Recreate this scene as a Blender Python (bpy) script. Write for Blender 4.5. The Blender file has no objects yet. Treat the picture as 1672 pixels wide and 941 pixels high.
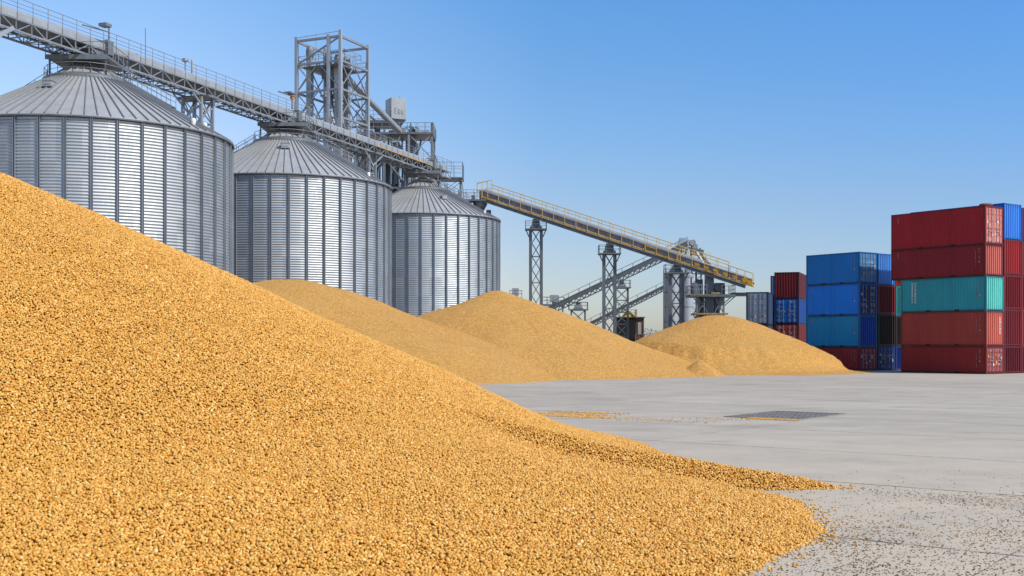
import bpy, math, random
import numpy as np
from mathutils import Vector, Matrix
R = math.radians
random.seed(7)
rng = np.random.default_rng(11)
scene = bpy.context.scene
C = scene.collection
CAMZ = 2.4
F = 1900.0

# ------------------------------------------------------------------ helpers
def at(px, py, Y):
    return Vector(((px - 836) / F * Y, Y, CAMZ - (py - 560) / F * Y))

BASE = {}
def thing(name, label, cat, loc=(0, 0, 0), rotz=0.0, group=None, local=False):
    o = bpy.data.objects.new(name, None); C.objects.link(o)
    o.empty_display_size = 0.5
    o.location = loc; o.rotation_euler = (0, 0, rotz)
    o['label'] = label; o['category'] = cat
    if group: o['group'] = group
    BASE[o] = Vector((0, 0, 0)) if local else Vector(loc)
    return o

def tag(o, label=None, cat=None, group=None, kind=None):
    if label: o['label'] = label
    if cat: o['category'] = cat
    if group: o['group'] = group
    if kind: o['kind'] = kind
    return o

class MB:
    def __init__(s): s.v = []; s.f = []
    def add(s, vs, fs):
        n = len(s.v); s.v.extend([tuple(v) for v in vs]); s.f.extend([tuple(i + n for i in f) for f in fs])
    def obox(s, c, ax, ay, az):
        c = Vector(c); ax = Vector(ax); ay = Vector(ay); az = Vector(az)
        vs = [c + sx * ax + sy * ay + sz * az for sz in (-1, 1) for sy in (-1, 1) for sx in (-1, 1)]
        s.add(vs, [(0, 2, 3, 1), (4, 5, 7, 6), (0, 1, 5, 4), (2, 6, 7, 3), (0, 4, 6, 2), (1, 3, 7, 5)])
    def box(s, x0, x1, y0, y1, z0, z1):
        s.obox(((x0 + x1) / 2, (y0 + y1) / 2, (z0 + z1) / 2), ((x1 - x0) / 2, 0, 0), (0, (y1 - y0) / 2, 0), (0, 0, (z1 - z0) / 2))
    def bar(s, p, q, w, h=None, up=(0, 0, 1)):
        p = Vector(p); q = Vector(q); d = q - p
        if d.length < 1e-6: return
        h = h or w; u = Vector(up); dn = d.normalized()
        if abs(dn.dot(u)) > .98: u = Vector((0, 1, 0))
        sx = dn.cross(u).normalized(); sz = sx.cross(dn)
        s.obox((p + q) / 2, d / 2, sx * w / 2, sz * h / 2)
    def tube(s, p, q, r, n=8, r2=None, cap=True):
        p = Vector(p); q = Vector(q); d = (q - p).normalized(); r2 = r if r2 is None else r2
        u = Vector((0, 0, 1)) if abs(d.z) < .95 else Vector((1, 0, 0))
        a = d.cross(u).normalized(); b = d.cross(a)
        vs = []
        for c_, rr in ((p, r), (q, r2)):
            for i in range(n):
                t = 2 * math.pi * i / n
                vs.append(c_ + a * math.cos(t) * rr + b * math.sin(t) * rr)
        fs = [(i, (i + 1) % n, n + (i + 1) % n, n + i) for i in range(n)]
        if cap: fs += [tuple(range(n))[::-1], tuple(range(n, 2 * n))]
        s.add(vs, fs)
    def path(s, pts, r, n=6):
        for a, b in zip(pts[:-1], pts[1:]): s.tube(a, b, r, n)
    def lathe(s, c, prof, n=24):
        c = Vector(c); vs = []
        for (r, z) in prof:
            for i in range(n):
                t = 2 * math.pi * i / n
                vs.append(c + Vector((r * math.cos(t), r * math.sin(t), z)))
        fs = []
        for k in range(len(prof) - 1):
            for i in range(n):
                j = (i + 1) % n
                fs.append((k * n + i, k * n + j, (k + 1) * n + j, (k + 1) * n + i))
        s.add(vs, fs)
    def build(s, name, mat, parent=None, smooth=False):
        me = bpy.data.meshes.new(name)
        b = BASE.get(parent, Vector((0, 0, 0))) if parent else Vector((0, 0, 0))
        me.from_pydata([(v[0] - b.x, v[1] - b.y, v[2] - b.z) for v in s.v], [], s.f)
        me.update()
        if smooth:
            me.polygons.foreach_set('use_smooth', [True] * len(me.polygons))
        o = bpy.data.objects.new(name, me); C.objects.link(o)
        if mat: me.materials.append(mat)
        if parent:
            o.parent = parent; BASE[o] = b
        return o

def np_mesh(name, V, Fc, mat, parent=None, smooth=True, base=(0, 0, 0)):
    me = bpy.data.meshes.new(name)
    V = np.asarray(V, dtype=np.float32) - np.array(base, dtype=np.float32)
    me.vertices.add(len(V)); me.vertices.foreach_set('co', V.ravel())
    Fc = np.asarray(Fc, dtype=np.int32); n, k = Fc.shape
    me.loops.add(n * k); me.loops.foreach_set('vertex_index', Fc.ravel())
    me.polygons.add(n); me.polygons.foreach_set('loop_start', np.arange(0, n * k, k, dtype=np.int32))
    me.polygons.foreach_set('use_smooth', np.full(n, smooth))
    me.update(calc_edges=True); me.validate()
    if mat: me.materials.append(mat)
    o = bpy.data.objects.new(name, me); C.objects.link(o)
    if parent: o.parent = parent
    return o

# ------------------------------------------------------------------ materials
def nodes_of(m):
    m.use_nodes = True; nt = m.node_tree
    return nt, nt.nodes['Principled BSDF']

def mix_rgb(nt, fac, a, b, typ='MIX'):
    n = nt.nodes.new('ShaderNodeMix'); n.data_type = 'RGBA'; n.blend_type = typ
    for sock, v in ((n.inputs[0], fac), (n.inputs[6], a), (n.inputs[7], b)):
        if isinstance(v, (int, float)): sock.default_value = v
        elif isinstance(v, tuple): sock.default_value = (*v, 1) if len(v) == 3 else v
        else: nt.links.new(v, sock)
    return n.outputs[2]

def ramp(nt, fac, stops):
    n = nt.nodes.new('ShaderNodeValToRGB'); el = n.color_ramp.elements
    while len(el) < len(stops): el.new(.5)
    for e, (p, c) in zip(el, stops):
        e.position = p; e.color = (c, c, c, 1) if isinstance(c, (int, float)) else (*c, 1)
    nt.links.new(fac, n.inputs[0]); return n.outputs[0]

def coords(nt, scale=(1, 1, 1), rot=(0, 0, 0), kind='Object'):
    tc = nt.nodes.new('ShaderNodeTexCoord'); mp = nt.nodes.new('ShaderNodeMapping')
    mp.inputs['Scale'].default_value = scale; mp.inputs['Rotation'].default_value = rot
    nt.links.new(tc.outputs[kind], mp.inputs[0]); return mp.outputs[0]

def noise(nt, vec, scale, detail=4, rough=.55):
    n = nt.nodes.new('ShaderNodeTexNoise'); n.inputs['Scale'].default_value = scale
    n.inputs['Detail'].default_value = detail; n.inputs['Roughness'].default_value = rough
    nt.links.new(vec, n.inputs['Vector']); return n.outputs[0]

def bump(nt, h, strength, dist, bs):
    n = nt.nodes.new('ShaderNodeBump'); n.inputs['Strength'].default_value = strength
    n.inputs['Distance'].default_value = dist; nt.links.new(h, n.inputs['Height'])
    nt.links.new(n.outputs[0], bs.inputs['Normal'])

def paint(name, col, rough=.5, metal=0.0, var=.25, scale=1.5, grime=(.12, .09, .07), grime_amt=.25, vert=True):
    m = bpy.data.materials.new(name); nt, bs = nodes_of(m)
    v = coords(nt, (1, 1, .25) if vert else (1, 1, 1))
    n1 = noise(nt, v, scale, 6, .6)
    n2 = noise(nt, v, scale * 6, 5, .65)
    c = mix_rgb(nt, ramp(nt, n1, [(.3, 0.0), (.7, 1.0)]), tuple(x * (1 - var) for x in col), tuple(min(1, x * (1 + var * .6)) for x in col))
    g = ramp(nt, n2, [(.52, 0.0), (.75, grime_amt)])
    c = mix_rgb(nt, g, c, grime)
    nt.links.new(c, bs.inputs['Base Color'])
    if metal == 0: bs.inputs['Specular IOR Level'].default_value = .25
    r = ramp(nt, n2, [(.3, max(0, rough - .1)), (.7, min(1, rough + .15))])
    nt.links.new(r, bs.inputs['Roughness']); bs.inputs['Metallic'].default_value = metal
    return m

M = {}
M['steel'] = paint('galvanised_steel', (.31, .315, .32), .5, .45, .2, 1.2)
M['steel_dark'] = paint('dark_steel', (.13, .145, .16), .55, .3, .25, 1.5)
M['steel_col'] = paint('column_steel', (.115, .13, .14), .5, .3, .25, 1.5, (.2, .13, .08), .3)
M['steel_mid'] = paint('grey_steel', (.185, .20, .21), .5, .35, .25, 1.5, (.16, .1, .06), .4)
M['steel_light'] = paint('light_steel', (.41, .425, .435), .45, .4, .15, 1.0)
M['panel_grey'] = paint('belt_cover', (.36, .37, .37), .5, .3, .18, .8)
M['yellow'] = paint('yellow_paint', (.62, .33, .03), .5, 0, .25, 2.0, (.12, .07, .03), .5)
M['yellow_pale'] = paint('yellow_rail', (.62, .42, .14), .5, 0, .2, 2.0, (.2, .12, .06), .4)
M['dull_yellow'] = paint('dull_yellow_paint', (.30, .20, .07), .6, 0, .3, 2.0, (.1, .06, .04), .5)
M['rust'] = paint('rusty_steel', (.22, .1, .07), .8, .1, .4, 1.5, (.08, .05, .04), .6)
M['white'] = paint('white_paint', (.72, .72, .7), .5, 0, .1, 1.0)
M['orange'] = paint('orange_paint', (.65, .2, .04), .5, 0, .2, 2.0)
M['black'] = paint('black_steel_and_recess_shade', (.015, .015, .017), .8, 0, .2, 2.0, grime_amt=.1)  # plain black steel, also the painted dark of drain and fork recesses
M['rubber'] = paint('rubber_belt', (.03, .03, .035), .7, 0, .2, 2.0)
M['grate'] = paint('weathered_grate_steel', (.22, .205, .185), .8, 0, .3, 3.0)
M['mark_white'] = paint('white_marking', (.65, .66, .66), .6, 0, .25, 6.0, (.2, .1, .1), .5)
M['mark_faint'] = paint('faded_marking', (.26, .20, .20), .7, 0, .25, 6.0, (.2, .1, .1), .5)
M['mark_amber'] = paint('amber_marking', (.7, .38, .05), .6, 0, .2, 5.0)

def silo_wall_mat():
    m = bpy.data.materials.new('corrugated_galvanised_sheet'); nt, bs = nodes_of(m)
    tc = nt.nodes.new('ShaderNodeTexCoord'); sep = nt.nodes.new('ShaderNodeSeparateXYZ')
    nt.links.new(tc.outputs['Object'], sep.inputs[0])
    at2 = nt.nodes.new('ShaderNodeMath'); at2.operation = 'ARCTAN2'
    nt.links.new(sep.outputs[1], at2.inputs[0]); nt.links.new(sep.outputs[0], at2.inputs[1])
    mu = nt.nodes.new('ShaderNodeMath'); mu.operation = 'MULTIPLY'; mu.inputs[1].default_value = 40 / (2 * math.pi)
    nt.links.new(at2.outputs[0], mu.inputs[0])
    fl = nt.nodes.new('ShaderNodeMath'); fl.operation = 'FLOOR'; nt.links.new(mu.outputs[0], fl.inputs[0])
    dz = nt.nodes.new('ShaderNodeMath'); dz.operation = 'DIVIDE'; dz.inputs[1].default_value = 1.14
    nt.links.new(sep.outputs[2], dz.inputs[0])
    fz = nt.nodes.new('ShaderNodeMath'); fz.operation = 'FLOOR'; nt.links.new(dz.outputs[0], fz.inputs[0])
    cb = nt.nodes.new('ShaderNodeCombineXYZ'); nt.links.new(fl.outputs[0], cb.inputs[0]); nt.links.new(fz.outputs[0], cb.inputs[1])
    wn = nt.nodes.new('ShaderNodeTexWhiteNoise'); nt.links.new(cb.outputs[0], wn.inputs['Vector'])
    v = coords(nt, (1, 1, .3)); n1 = noise(nt, v, .5, 5); n2 = noise(nt, v, 6, 5, .7)
    c = mix_rgb(nt, wn.outputs[0], (.35, .385, .41), (.46, .485, .505))
    c = mix_rgb(nt, ramp(nt, n1, [(.35, 0.0), (.7, .35)]), c, (.38, .42, .46))
    c = mix_rgb(nt, ramp(nt, n2, [(.55, 0.0), (.8, .3)]), c, (.30, .30, .30))
    nt.links.new(c, bs.inputs['Base Color']); bs.inputs['Metallic'].default_value = .8
    r = ramp(nt, n2, [(.3, .50), (.7, .66)]); nt.links.new(r, bs.inputs['Roughness'])
    return m
M['silo_wall'] = silo_wall_mat()
M['silo_roof'] = paint('galvanised_roof_sheet', (.49, .48, .46), .48, .45, .16, .35, (.28, .26, .24), .3, False)
M['roof_rib'] = paint('roof_rib_steel', (.27, .28, .29), .5, .4, .15, 1)
M['stiffener'] = paint('stiffener_steel', (.25, .275, .30), .5, .5, .2, 1)

def grain_base(name, far=False):
    m = bpy.data.materials.new(name); nt, bs = nodes_of(m)
    v = coords(nt)
    big = noise(nt, v, .35, 4)
    if far:
        fine = noise(nt, v, 5.0, 5, .8); vo = noise(nt, v, 13.0, 4, .75)
        c = mix_rgb(nt, ramp(nt, fine, [(.34, 0.0), (.66, 1.0)]), (.62, .29, .055), (.93, .53, .15))
        c = mix_rgb(nt, ramp(nt, vo, [(.40, .75), (.53, 0.0)]), c, (.34, .13, .018))
        c = mix_rgb(nt, ramp(nt, big, [(.4, 0.0), (.7, .35)]), c, (.72, .42, .13))
        add = nt.nodes.new('ShaderNodeMath'); add.operation = 'ADD'
        nt.links.new(fine, add.inputs[0]); nt.links.new(vo, add.inputs[1])
        bump(nt, add.outputs[0], 1.0, .13, bs)
    else:
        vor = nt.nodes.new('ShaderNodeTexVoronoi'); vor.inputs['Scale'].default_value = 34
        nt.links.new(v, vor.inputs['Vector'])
        c = mix_rgb(nt, ramp(nt, vor.outputs['Distance'], [(.2, 0.0), (.8, 1.0)]), (.13, .045, .006), (.03, .010, .002))  # dark bed colour stands for the shadow in gaps between kernels
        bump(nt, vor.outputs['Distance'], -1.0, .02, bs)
    nt.links.new(c, bs.inputs['Base Color'])
    bs.inputs['Roughness'].default_value = .75
    bs.inputs['Specular IOR Level'].default_value = .25
    return m
M['grain_far'] = grain_base('maize_heap_surface', True)
M['grain_under'] = grain_base('maize_heap_gap_shade', False)

def kernel_mat(name, stops, rough=.5):
    m = bpy.data.materials.new(name); nt, bs = nodes_of(m)
    oi = nt.nodes.new('ShaderNodeObjectInfo')
    n = nt.nodes.new('ShaderNodeValToRGB'); el = n.color_ramp.elements
    while len(el) < len(stops): el.new(.5)
    for e, (p, c) in zip(el, stops): e.position = p; e.color = (*c, 1)
    nt.links.new(oi.outputs['Random'], n.inputs[0])
    tc = nt.nodes.new('ShaderNodeTexCoord')
    ge = nt.nodes.new('ShaderNodeNewGeometry')
    mp = nt.nodes.new('ShaderNodeMapping'); nt.links.new(ge.outputs['Position'], mp.inputs[0])
    big = noise(nt, mp.outputs[0], .7, 3)
    col = mix_rgb(nt, ramp(nt, big, [(.42, 0.0), (.66, .30)]), n.outputs[0], (.60, .31, .045))
    d2 = noise(nt, mp.outputs[0], 2.3, 4, .65)
    col = mix_rgb(nt, ramp(nt, d2, [(.55, 0.0), (.75, .22)]), col, (.44, .19, .018))
    nt.links.new(col, bs.inputs['Base Color'])
    bs.inputs['Roughness'].default_value = rough
    bs.inputs['Specular IOR Level'].default_value = .5
    bs.inputs['Subsurface Weight'].default_value = 0
    return m
M['kernel'] = kernel_mat('maize_kernels', [(0, (.38, .12, .006)), (.06, (.52, .22, .016)), (.32, (.60, .28, .034)),
                                            (.66, (.67, .345, .056)), (.88, (.77, .47, .12)), (.96, (.68, .27, .008)), (1, (.84, .62, .26))])
M['crumb'] = kernel_mat('scattered_crumbs', [(0, (.07, .045, .028)), (.5, (.15, .10, .06)), (.85, (.27, .19, .11)), (1, (.5, .3, .1))], .6)

def concrete():
    m = bpy.data.materials.new('concrete_yard'); nt, bs = nodes_of(m)
    v = coords(nt, rot=(0, 0, R(36.9)))
    sep = nt.nodes.new('ShaderNodeSeparateXYZ')
    wob = noise(nt, v, 1.3, 3)
    nt.links.new(v, sep.inputs[0])
    def M_(op, a, b=None):
        n = nt.nodes.new('ShaderNodeMath'); n.operation = op
        for i, x in enumerate((a, b)):
            if x is None: continue
            if isinstance(x, (int, float)): n.inputs[i].default_value = x
            else: nt.links.new(x, n.inputs[i])
        return n.outputs[0]
    w = M_('MULTIPLY', M_('SUBTRACT', wob, .5), .07)
    lines = None; cells = []
    for k, (per, off) in enumerate(((11.0, 3.4), (5.5, 2.6))):
        a = M_('DIVIDE', M_('ADD', M_('ADD', sep.outputs[k], w), off), per)
        fr = M_('FRACT', a); cells.append(M_('FLOOR', a))
        d = M_('MULTIPLY', M_('MINIMUM', fr, M_('SUBTRACT', 1.0, fr)), per)
        l = M_('LESS_THAN', d, .010 + .024 * k)
        lines = l if lines is None else M_('MAXIMUM', lines, l)
    cb = nt.nodes.new('ShaderNodeCombineXYZ'); nt.links.new(cells[0], cb.inputs[0]); nt.links.new(cells[1], cb.inputs[1])
    wn = nt.nodes.new('ShaderNodeTexWhiteNoise'); nt.links.new(cb.outputs[0], wn.inputs['Vector'])
    vs = coords(nt, (.28, .6, 1), (0, 0, R(30)))
    st = noise(nt, vs, 1.1, 7, .62); fine = noise(nt, v, 14, 6, .7); med = noise(nt, v, .55, 6, .6); gr = noise(nt, v, 90, 2, .6)
    c = mix_rgb(nt, wn.outputs[0], (.425, .360, .280), (.50, .425, .333))
    c = mix_rgb(nt, ramp(nt, st, [(.42, 0.0), (.62, .5)]), c, (.335, .298, .252))
    c = mix_rgb(nt, ramp(nt, med, [(.5, 0.0), (.72, .5)]), c, (.54, .475, .395))
    c = mix_rgb(nt, ramp(nt, fine, [(.45, 0.0), (.70, .5)]), c, (.28, .255, .225))
    spots = noise(nt, coords(nt, (.5, .8, 1), (0, 0, R(-30))), .45, 6, .65)
    c = mix_rgb(nt, ramp(nt, spots, [(.53, 0.0), (.68, .6)]), c, (.27, .235, .195))
    c = mix_rgb(nt, ramp(nt, noise(nt, v, 3.5, 5, .7), [(.58, 0.0), (.72, .4)]), c, (.28, .25, .215))
    tcg = nt.nodes.new('ShaderNodeTexCoord'); vd = nt.nodes.new('ShaderNodeVectorMath'); vd.operation = 'DISTANCE'
    nt.links.new(tcg.outputs['Object'], vd.inputs[0]); vd.inputs[1].default_value = (4.5, 15, 0)
    dust = M_('MULTIPLY', ramp(nt, M_('DIVIDE', vd.outputs['Value'], 20.0), [(.15, 1.0), (1.0, 0.0)]), ramp(nt, noise(nt, v, .9, 5, .6), [(.3, .25), (.7, .75)]))
    c = mix_rgb(nt, dust, c, (.58, .475, .345))
    c = mix_rgb(nt, ramp(nt, gr, [(.35, .25), (.5, 0.0)]), c, (.2, .19, .18))
    ln = M_('MULTIPLY', lines, ramp(nt, noise(nt, v, 2.2, 5, .7), [(.36, .2), (.58, .95)]))
    c = mix_rgb(nt, ln, c, (.09, .07, .05))
    nt.links.new(c, bs.inputs['Base Color']); bs.inputs['Roughness'].default_value = .85
    bs.inputs['Specular IOR Level'].default_value = .2
    h = M_('SUBTRACT', M_('ADD', M_('MULTIPLY', fine, .5), M_('MULTIPLY', gr, .3)), M_('MULTIPLY', lines, 1.0))
    bump(nt, h, .5, .01, bs)
    return m
M['concrete'] = concrete()

# ------------------------------------------------------------------ camera, world, sun
cam = bpy.data.cameras.new('camera'); camo = bpy.data.objects.new('camera', cam); C.objects.link(camo)
camo.location = (0, 0, CAMZ); camo.rotation_euler = (R(90), 0, 0)
cam.sensor_width = 36; cam.lens = F / 1672 * 36; cam.shift_y = (560 - 470.5) / 1672
cam.clip_start = .1; cam.clip_end = 6000
scene.camera = camo
scene.view_settings.view_transform = 'Standard'; scene.view_settings.look = 'None'; scene.view_settings.exposure = 0
SUN_AZ = (.86, -.51); SUN_EL = 44
w = bpy.data.worlds.new('World'); scene.world = w; w.use_nodes = True; wt = w.node_tree
sky = wt.nodes.new('ShaderNodeTexSky'); sky.sky_type = 'NISHITA'; sky.sun_disc = False
sky.sun_elevation = R(SUN_EL); sky.sun_rotation = math.atan2(SUN_AZ[0], SUN_AZ[1])
sky.altitude = 0; sky.air_density = 1.0; sky.dust_density = .6; sky.ozone_density = 2.5
SKY_TINT = (1, 1, 1)
bg = wt.nodes['Background']; bg.inputs[1].default_value = .12
tc = wt.nodes.new('ShaderNodeTexCoord'); sp = wt.nodes.new('ShaderNodeSeparateXYZ'); wt.links.new(tc.outputs['Generated'], sp.inputs[0])
tint = ramp(wt, sp.outputs[2], [(0.0, (.96, .95, 1.06)), (.075, (.95, .96, 1.11)), (.12, (.93, .99, 1.14)), (.18, (.82, 1.06, 1.28)), (.30, (.66, 1.13, 1.49))])
ax_ = wt.nodes.new('ShaderNodeMath'); ax_.operation = 'MULTIPLY_ADD'; ax_.inputs[1].default_value = .5; ax_.inputs[2].default_value = .5; wt.links.new(sp.outputs[0], ax_.inputs[0])
side = ramp(wt, ax_.outputs[0], [(.355, (1.0, 1.0, 1.0)), (.515, (.53, .74, .88)), (.70, (.44, .70, .93))])   # haze brighter towards the left
cool = mix_rgb(wt, 1.0, sky.outputs[0], tint, 'MULTIPLY')
both = mix_rgb(wt, 1.0, mix_rgb(wt, 1.0, cool, side, 'MULTIPLY'), (1.9, 1.36, 1.14), 'MULTIPLY')
wt.links.new(both, bg.inputs[0])
sl = bpy.data.lights.new('sun', 'SUN'); sl.energy = 4.7; sl.angle = R(.53); sl.color = (1, .925, .79)
so = bpy.data.objects.new('sun', sl); C.objects.link(so)
sd = Vector((SUN_AZ[0] * math.cos(R(SUN_EL)), SUN_AZ[1] * math.cos(R(SUN_EL)), math.sin(R(SUN_EL))))
so.rotation_euler = sd.to_track_quat('Z', 'Y').to_euler(); so.location = (20, -20, 40)

# ------------------------------------------------------------------ ground
mb = MB(); mb.add([(-2500, -200, 0), (2500, -200, 0), (2500, 4000, 0), (-2500, 4000, 0)], [(0, 1, 2, 3)])
tag(mb.build('concrete_ground', M['concrete']), kind='structure')

# ------------------------------------------------------------------ numpy noise
def vnoise(x, y, scale, seed):
    r = np.random.default_rng(seed); G = r.random((257, 257))
    u = x * scale + 1000.3; v = y * scale + 1000.7
    iu = np.floor(u).astype(int); iv = np.floor(v).astype(int); fu = u - iu; fv = v - iv
    fu = fu * fu * (3 - 2 * fu); fv = fv * fv * (3 - 2 * fv)
    g = lambda a, b: G[a % 256, b % 256]
    return (g(iu, iv) * (1 - fu) * (1 - fv) + g(iu + 1, iv) * fu * (1 - fv) + g(iu, iv + 1) * (1 - fu) * fv + g(iu + 1, iv + 1) * fu * fv) - .5
def fbm(x, y, s, seed):
    return vnoise(x, y, s, seed) + .5 * vnoise(x, y, s * 2.1, seed + 1) + .25 * vnoise(x, y, s * 4.3, seed + 2)

def polar_pile(name, cx, cy, rad, hfun, mat, parent, nr=150, na=300, base=(0, 0, 0)):
    a = np.linspace(0, 2 * np.pi, na, endpoint=False); r = np.linspace(0, 1, nr) ** .8 * rad
    rr, aa = np.meshgrid(r, a, indexing='ij')
    x = cx + rr * np.cos(aa); y = cy + rr * np.sin(aa); z = np.maximum(hfun(x, y), -.15)
    V = np.stack([x, y, z], -1).reshape(-1, 3)
    i, j = np.meshgrid(np.arange(nr - 1), np.arange(na), indexing='ij')
    j2 = (j + 1) % na
    Fc = np.stack([i * na + j, (i + 1) * na + j, (i + 1) * na + j2, i * na + j2], -1).reshape(-1, 4)
    return np_mesh(name, V, Fc, mat, parent, True, base)

# --------------------------------------------- foreground heap
HC = (-13.8, 24.8)
def smax(a, b, k):
    h = np.clip(.5 + .5 * (a - b) / k, 0, 1); return b * (1 - h) + a * h + k * h * (1 - h)
def smin(a, b, k): return -smax(-a, -b, k)
def front_h(x, y):
    dx = x - HC[0]; dy = y - HC[1]; r = np.hypot(dx, dy); th = np.degrees(np.arctan2(dy, dx))
    Re = np.interp(th, [-180, -90, -60, -39, -34, -30, -25, -21, -18, -15, -10, 0, 180], [20.6, 20.6, 20.7, 20.55, 20.5, 20.42, 19.95, 19.3, 18.5, 17.7, 17.3, 17.1, 17])
    Re = Re + .22 * vnoise(x, y, 1.4, 41) + .1 * vnoise(x, y, 4, 42)
    # straight cone, then a flatter apron, with a short steeper lip at the toe
    cone = 7.32 - .452 * r
    apron = smin(.155 * (Re - r) + .05, .42 * (Re - r), .08)
    main = smax(cone, apron, .35)
    # tongue
    A = np.array([5.55, 19.25]); B = np.array([-4.0, 21.6]); d = A - B; L = np.hypot(*d); d = d / L
    t = (x - B[0]) * d[0] + (y - B[1]) * d[1]; q = -(x - B[0]) * d[1] + (y - B[1]) * d[0]
    crest = np.interp(t, [0, 4.2, 5.9, 8.0, 9.2, L], [1.9, 1.0, .63, .30, .12, -.03]) - np.maximum(t - L, 0) * .3
    ridge = crest - (np.sqrt((q * .46) ** 2 + .004) - .063)
    main = main - .16 * np.exp(-(((q + 1.15 + t * .02) / .5) ** 2)) * np.exp(-(((t - 6.6) / 2.2) ** 2))
    z = smax(main, ridge, .05)
    z = z + .10 * fbm(x, y, .35, 5) * np.clip(z, 0, 1) + .018 * fbm(x, y, 1.7, 9) * np.clip(z * 6, 0, 1)
    return z
fp = thing('maize_heap', 'large golden maize heap filling the foreground with single kernels visible', 'grain heap', (HC[0], HC[1], 0), 0, 'maize heaps on the concrete yard')
polar_pile('heap_body', HC[0], HC[1], 22.5, lambda x, y: front_h(x, y) - .02, M['grain_under'], fp, 220, 520, (HC[0], HC[1], 0))

def kernel_group(name, mat):
    ng = bpy.data.node_groups.new(name, 'GeometryNodeTree')
    ng.interface.new_socket('Geometry', in_out='INPUT', socket_type='NodeSocketGeometry')
    ng.interface.new_socket('Geometry', in_out='OUTPUT', socket_type='NodeSocketGeometry')
    N = ng.nodes.new; L = ng.links.new
    gi = N('NodeGroupInput'); go = N('NodeGroupOutput')
    ico = N('GeometryNodeMeshIcoSphere'); ico.inputs['Radius'].default_value = 1; ico.inputs['Subdivisions'].default_value = 2
    # taper one end so the kernel is a rounded wedge
    sp = N('GeometryNodeSetPosition'); pos = N('GeometryNodeInputPosition'); sep = N('ShaderNodeSeparateXYZ')
    m1 = N('ShaderNodeMath'); m1.operation = 'MULTIPLY_ADD'; m1.inputs[1].default_value = .26; m1.inputs[2].default_value = .92
    m2 = N('ShaderNodeMath'); m2.operation = 'MULTIPLY'; cb = N('ShaderNodeCombineXYZ')
    L(pos.outputs[0], sep.inputs[0]); L(sep.outputs[0], m1.inputs[0]); L(m1.outputs[0], m2.inputs[0]); L(sep.outputs[1], m2.inputs[1])
    L(sep.outputs[0], cb.inputs[0]); L(m2.outputs[0], cb.inputs[1]); L(sep.outputs[2], cb.inputs[2])
    L(ico.outputs[0], sp.inputs['Geometry']); L(cb.outputs[0], sp.inputs['Position'])
    sh = N('GeometryNodeSetShadeSmooth'); L(sp.outputs[0], sh.inputs[0])
    sm = N('GeometryNodeSetMaterial'); sm.inputs['Material'].default_value = mat; L(sh.outputs[0], sm.inputs[0])
    iop = N('GeometryNodeInstanceOnPoints'); L(gi.outputs[0], iop.inputs['Points']); L(sm.outputs[0], iop.inputs['Instance'])
    for nm, sock in (('rot', 'Rotation'), ('scl', 'Scale')):
        na = N('GeometryNodeInputNamedAttribute'); na.data_type = 'FLOAT_VECTOR'; na.inputs['Name'].default_value = nm
        if nm == 'rot':
            e = N('FunctionNodeEulerToRotation'); L(na.outputs[0], e.inputs[0]); L(e.outputs[0], iop.inputs[sock])
        else: L(na.outputs[0], iop.inputs[sock])
    L(iop.outputs[0], go.inputs[0])
    return ng
NG_K = kernel_group('kernels', M['kernel']); NG_C = kernel_group('crumbs', M['crumb'])

def kernel_object(name, P, rot, scl, ng, parent=None, base=(0, 0, 0)):
    me = bpy.data.meshes.new(name); P = np.asarray(P, dtype=np.float32) - np.array(base, dtype=np.float32)
    me.vertices.add(len(P)); me.vertices.foreach_set('co', P.ravel())
    for nm, d in (('rot', rot), ('scl', scl)):
        a = me.attributes.new(nm, 'FLOAT_VECTOR', 'POINT'); a.data.foreach_set('vector', np.asarray(d, dtype=np.float32).ravel())
    me.update(); me.materials.append(M['kernel'] if ng is NG_K else M['crumb'])
    o = bpy.data.objects.new(name, me); C.objects.link(o)
    md = o.modifiers.new('kernels', 'NODES'); md.node_group = ng
    if parent: o.parent = parent
    return o

def rand_rs(n, size, flat=.55):
    rot = np.stack([rng.normal(0, flat, n), rng.normal(0, flat, n), rng.random(n) * 6.283], -1)
    s = size * rng.uniform(.85, 1.18, (n, 1))
    scl = s * np.stack([rng.uniform(.9, 1.35, n), rng.uniform(.72, .95, n), rng.uniform(.6, .88, n)], -1)
    return rot, scl

# jittered grid of kernels over the part of the heap that faces the yard
SP = .0335
gx = np.arange(-16, 6.5, SP); gy = np.arange(4.0, 30, SP * .87)
X, Y = np.meshgrid(gx, gy); X = X + (np.arange(len(gy))[:, None] % 2) * SP / 2
X = (X + rng.uniform(-.36, .36, X.shape) * SP).ravel(); Y = (Y + rng.uniform(-.36, .36, Y.shape) * SP).ravel()
px = X / Y * F + 836
k = (px > -160) & (px < 1500) & (Y > 6); X = X[k]; Y = Y[k]
Z = front_h(X, Y)
e = .05
nx = -(front_h(X + e, Y) - Z) / e; ny = -(front_h(X, Y + e) - Z) / e
view = nx * (-X) + ny * (-Y) + (CAMZ - Z)
py = 560 - (Z - CAMZ) / Y * F
k = (Z > -.004) & (view / np.hypot(X, Y) > -.05) & (py < 1060); X = X[k]; Y = Y[k]; Z = Z[k]
n = len(X); rot, scl = rand_rs(n, .0209, .75)
Z = np.maximum(Z, .004) + rng.uniform(-.020, .014, n)
print('kernels', n)
ko = kernel_object('loose_kernels', np.stack([X, Y, Z], -1), rot, scl, NG_K, fp, (HC[0], HC[1], 0))
ko['kind'] = 'stuff'

# silhouette check
if True:
    yy = np.linspace(6, 40, 900)
    tgt = [(0, 282), (100, 325), (200, 372), (370, 452), (500, 510), (620, 560), (700, 597), (765, 628), (850, 668), (900, 690), (1000, 718), (1100, 745), (1200, 762), (1300, 781), (1360, 795)]
    print('silh', [(p, q, int(min(560 - (front_h((p - 836) / F * yy, yy) - CAMZ) / yy * F))) for p, q in tgt])

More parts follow.
